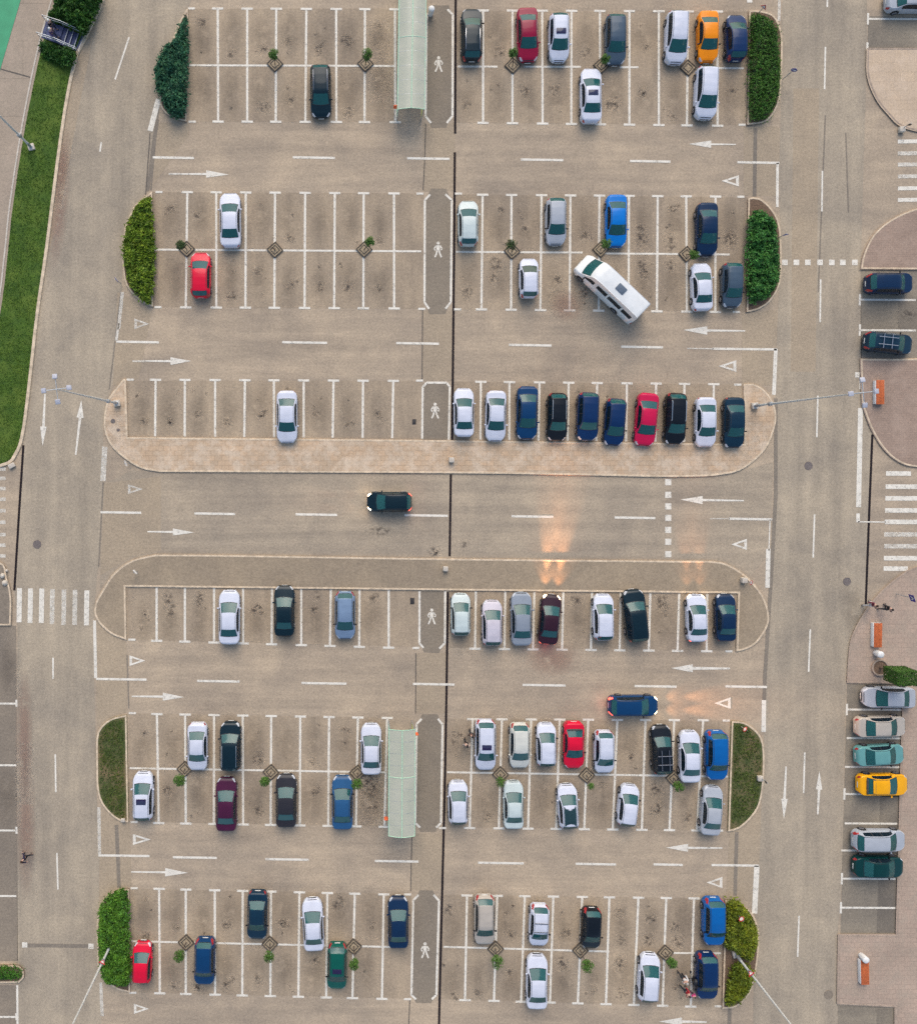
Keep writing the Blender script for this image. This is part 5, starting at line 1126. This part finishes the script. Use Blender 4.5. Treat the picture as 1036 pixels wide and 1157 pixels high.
def person(px, py, z, face, label, top, legs, hair, h=1.72, stride=.18, arm=.25, shoe=(.02, .02, .02), long_hair=False, group=None):
    o = thing('person', label, 'person', at(px, py, z), R(face), group); k = h/1.75; V3 = lambda x, y, z: Vector((x, y, z))*k
    J = dict(pel=V3(0, 0, .93), spi=V3(.01, 0, 1.12), che=V3(.0, 0, 1.32), nek=V3(0, 0, 1.47), nk2=V3(.01, 0, 1.53), jaw=V3(.045, 0, 1.565), hed=V3(.02, 0, 1.63), crn=V3(.0, 0, 1.70), nos=V3(.115, 0, 1.61))
    rad = dict(pel=(.15, .115), spi=(.135, .10), che=(.155, .11), nek=.06, nk2=.052, jaw=.065, hed=.088, crn=.07, nos=.014)
    ch = [['pel', 'spi', 'che', 'nek', 'nk2', 'hed', 'crn'], ['hed', 'nos'], ['nk2', 'jaw']]
    for s, n in ((1, 'l'), (-1, 'r')):
        st = stride*s; ak = arm*-s
        J.update({n+'hip': V3(0, s*.10, .88), n+'kne': V3(st*.55+.04, s*.10, .49), n+'ank': V3(st-.02, s*.10, .09+.05*(st < 0)), n+'toe': V3(st+.16, s*.12, .035),
                  n+'sho': V3(0, s*.19, 1.40), n+'elb': V3(ak*.4-.03, s*.25, 1.12), n+'wri': V3(ak+.03, s*.25, .90), n+'pal': V3(ak+.05, s*.25, .83), n+'ear': V3(.0, s*.09, 1.62)})
        rad.update({n+'hip': .09, n+'kne': .056, n+'ank': .04, n+'toe': .034, n+'sho': .062, n+'elb': .043, n+'wri': .028, n+'pal': .032, n+'ear': .018})
        ch += [['pel', n+'hip', n+'kne', n+'ank', n+'toe'], ['che', n+'sho', n+'elb', n+'wri', n+'pal'], ['hed', n+'ear']]
        for q in range(4):
            J[n+'f%da' % q] = J[n+'pal']+V3(.022*(q-1.5)*1.0, 0, -.05); J[n+'f%db' % q] = J[n+'pal']+V3(.022*(q-1.5)+.012, -s*.012, -.085-.008*(q in (1, 2))); rad[n+'f%da' % q] = .009; rad[n+'f%db' % q] = .007
            ch.append([n+'pal', n+'f%da' % q, n+'f%db' % q])
        J[n+'th'] = J[n+'pal']+V3(.05, 0, -.01); J[n+'t2'] = J[n+'pal']+V3(.062, 0, -.045); rad[n+'th'] = .011; rad[n+'t2'] = .008; ch.append([n+'pal', n+'th', n+'t2'])
    rad = {a: (tuple(x*k for x in b) if isinstance(b, tuple) else b*k) for a, b in rad.items()}
    C = [[(q, J[q]) for q in c] for c in ch]; link('body', skin_mesh('body', C, rad, 'skin'), o)
    g = lambda d, x: {a: (tuple(q+x*k for q in d[a]) if isinstance(d[a], tuple) else d[a]+x*k) for a in d}
    tc = [['pel', 'spi', 'che', 'nek']]+[['che', n+'sho', n+'elb', n+'wri'] for n in 'lr']; rt = g(rad, .020); rt['nek'] = .062*k; link('jacket', skin_mesh('jacket', [[(q, J[q]) for q in c] for c in tc], rt, 'cloth'), o, top)
    lc = [['pel', n+'hip', n+'kne', n+'ank'] for n in 'lr']; rl = g(rad, .016); rl['pel'] = (.155*k, .12*k); link('trousers', skin_mesh('trousers', [[(q, J[q]) for q in c] for c in lc], rl, 'cloth'), o, legs)
    for n in 'lr':
        a, b = J[n+'ank'], J[n+'toe']; G().ball((a+b)/2+V3(-.01, 0, -.02), (.15*k, .052*k, .05*k), 10).build('shoe', 'matte', o, color=shoe)
    hg = G().ball(J['hed']+V3(-.018, 0, .035), (.108*k, .098*k, .10*k), 14)
    if long_hair: hg.ball(J['nek']+V3(-.07, 0, .07), (.06*k, .10*k, .15*k), 12)
    hg.build('hair', 'cloth', o, color=hair)
    for s in (-1, 1): G().ball(J['hed']+V3(.083, s*.034, -.002), .013*k, 6).build('eye', 'eye', o)
    G().ball(J['hed']+V3(.088, 0, -.062), (.008*k, .026*k, .008*k), 8).build('mouth', 'matte', o, color=(.3, .06, .06))
    return o
BLK, BRN, BLD, GRY = (.012, .010, .010), (.04, .02, .012), (.45, .33, .18), (.35, .33, .30)
person(531,826,0,-110,'person with long black hair walking beside the white sunroof estate',(.045,.025,.02),(.03,.03,.035),BLK,1.7,.2,.2,long_hair=True)
person(525.2,836.5,0,-110,'person in a pale top with black hair near the drain by the estate',(.45,.36,.30),(.02,.02,.022),BLK,1.68,.22,.2,long_hair=True)
person(767.5,1098,0,-60,'person in a white shirt and dark trousers near the navy SUV',(.62,.60,.58),(.012,.015,.02),GRY,1.76,.2,.2)
person(770.5,1113,0,-35,'person in a red jacket beside the pushchair and the navy SUV',(.35,.012,.02),(.015,.02,.03),BRN,1.68,.2,.25)
person(779.5,1119,0,100,'small child in a bright pink jacket by the navy SUV',(.75,.04,.30),(.10,.03,.06),BRN,1.05,.12,.1)
person(33,963.5,0,150,'person in dark navy clothes crossing the left road',(.02,.014,.04),(.010,.010,.016),BRN,1.75,.34,.35)
person(977,681,.02,15,'person in a maroon jacket and pale trousers stepping onto the right pavement',(.13,.012,.03),(.42,.40,.38),BRN,1.74,.34,.3)
person(994,685,.13,15,'person in black walking ahead on the right pavement',(.012,.011,.012),(.03,.028,.03),BLK,1.74,.32,.3)
person(62.5,34,ZP+.02,-20,'person in black with a white cap on the blue stairs',(.012,.012,.016),(.02,.02,.04),(.65,.63,.58),1.75,.15,.2)
person(63.5,43,ZP+.02,-20,'person in purple blue with a white cap by the lower handrail of the stairs',(.06,.035,.12),(.03,.03,.06),(.65,.63,.58),1.7,.15,.2)
# pushchair
pc = thing('pushchair', 'black pushchair between the family and the navy SUV', 'pushchair', at(781.5,1102), R(70))
g = G()
for s in (-1, 1): g.tube([(-.42, s*.24, 1.02), (-.2, s*.24, .7), (.28, s*.24, .1)], .016, 6).tube([(-.36, s*.24, .1), (.05, s*.24, .55)], .016, 6)
g.tube([(-.42, -.24, 1.02), (-.42, .24, 1.02)], .02, 6).build('frame', 'iron', pc)
G().box((0, 0, .48), (.42, .38, .08), bev=.03).box((0, 0, 0), (.08, .38, .5), bev=.03, mat=Matrix.Translation((-.2, 0, .72)) @ Matrix.Rotation(-.3, 4, 'Y')).build('seat', 'black_plastic', pc)
G().ball((-.08, 0, .86), (.30, .24, .20), 12).build('canopy', 'black_plastic', pc)
for x, z in ((-.36, .1), (.28, .1)):
    for s in (-1, 1): G().lathe([(.05, -.02), (.1, -.02), (.1, .02), (.05, .02)], (x, s*.27, z), 14, axis='Y').build('wheel', 'tyre', pc)
# ---------------------------------------------------------------- daylight
ELEV, SUNAZ = 38, 0         # low veiled sun beyond the top of the picture
w = bpy.data.worlds.new('World'); scn.world = w; w.use_nodes = True; nt = w.node_tree; bg = nt.nodes['Background']
sky = nt.nodes.new('ShaderNodeTexSky'); sky.sky_type = 'NISHITA'; sky.sun_disc = False; sky.sun_elevation = R(ELEV); sky.sun_rotation = R(SUNAZ); sky.air_density = 1.0; sky.dust_density = 2.0; sky.ozone_density = .6
nt.links.new(sky.outputs[0], bg.inputs[0]); bg.inputs[1].default_value = .12
sd = bpy.data.lights.new('sun', 'SUN'); sd.energy = 1.0; sd.angle = R(42); sd.color = (1, .93, .82); so_ = bpy.data.objects.new('sun', sd); COL.objects.link(so_)
dirv = Vector((math.sin(R(SUNAZ))*math.cos(R(ELEV+10)), math.cos(R(SUNAZ))*math.cos(R(ELEV+10)), math.sin(R(ELEV+10)))); so_.rotation_euler = (-dirv).to_track_quat('-Z', 'Y').to_euler()
vs = scn.view_settings; vs.view_transform = 'Standard'; vs.look = 'None'; vs.exposure = .86; vs.gamma = 1
scn.render.engine = 'CYCLES'; scn.cycles.use_denoising = False; scn.cycles.max_bounces = 6; scn.cycles.transparent_max_bounces = 12
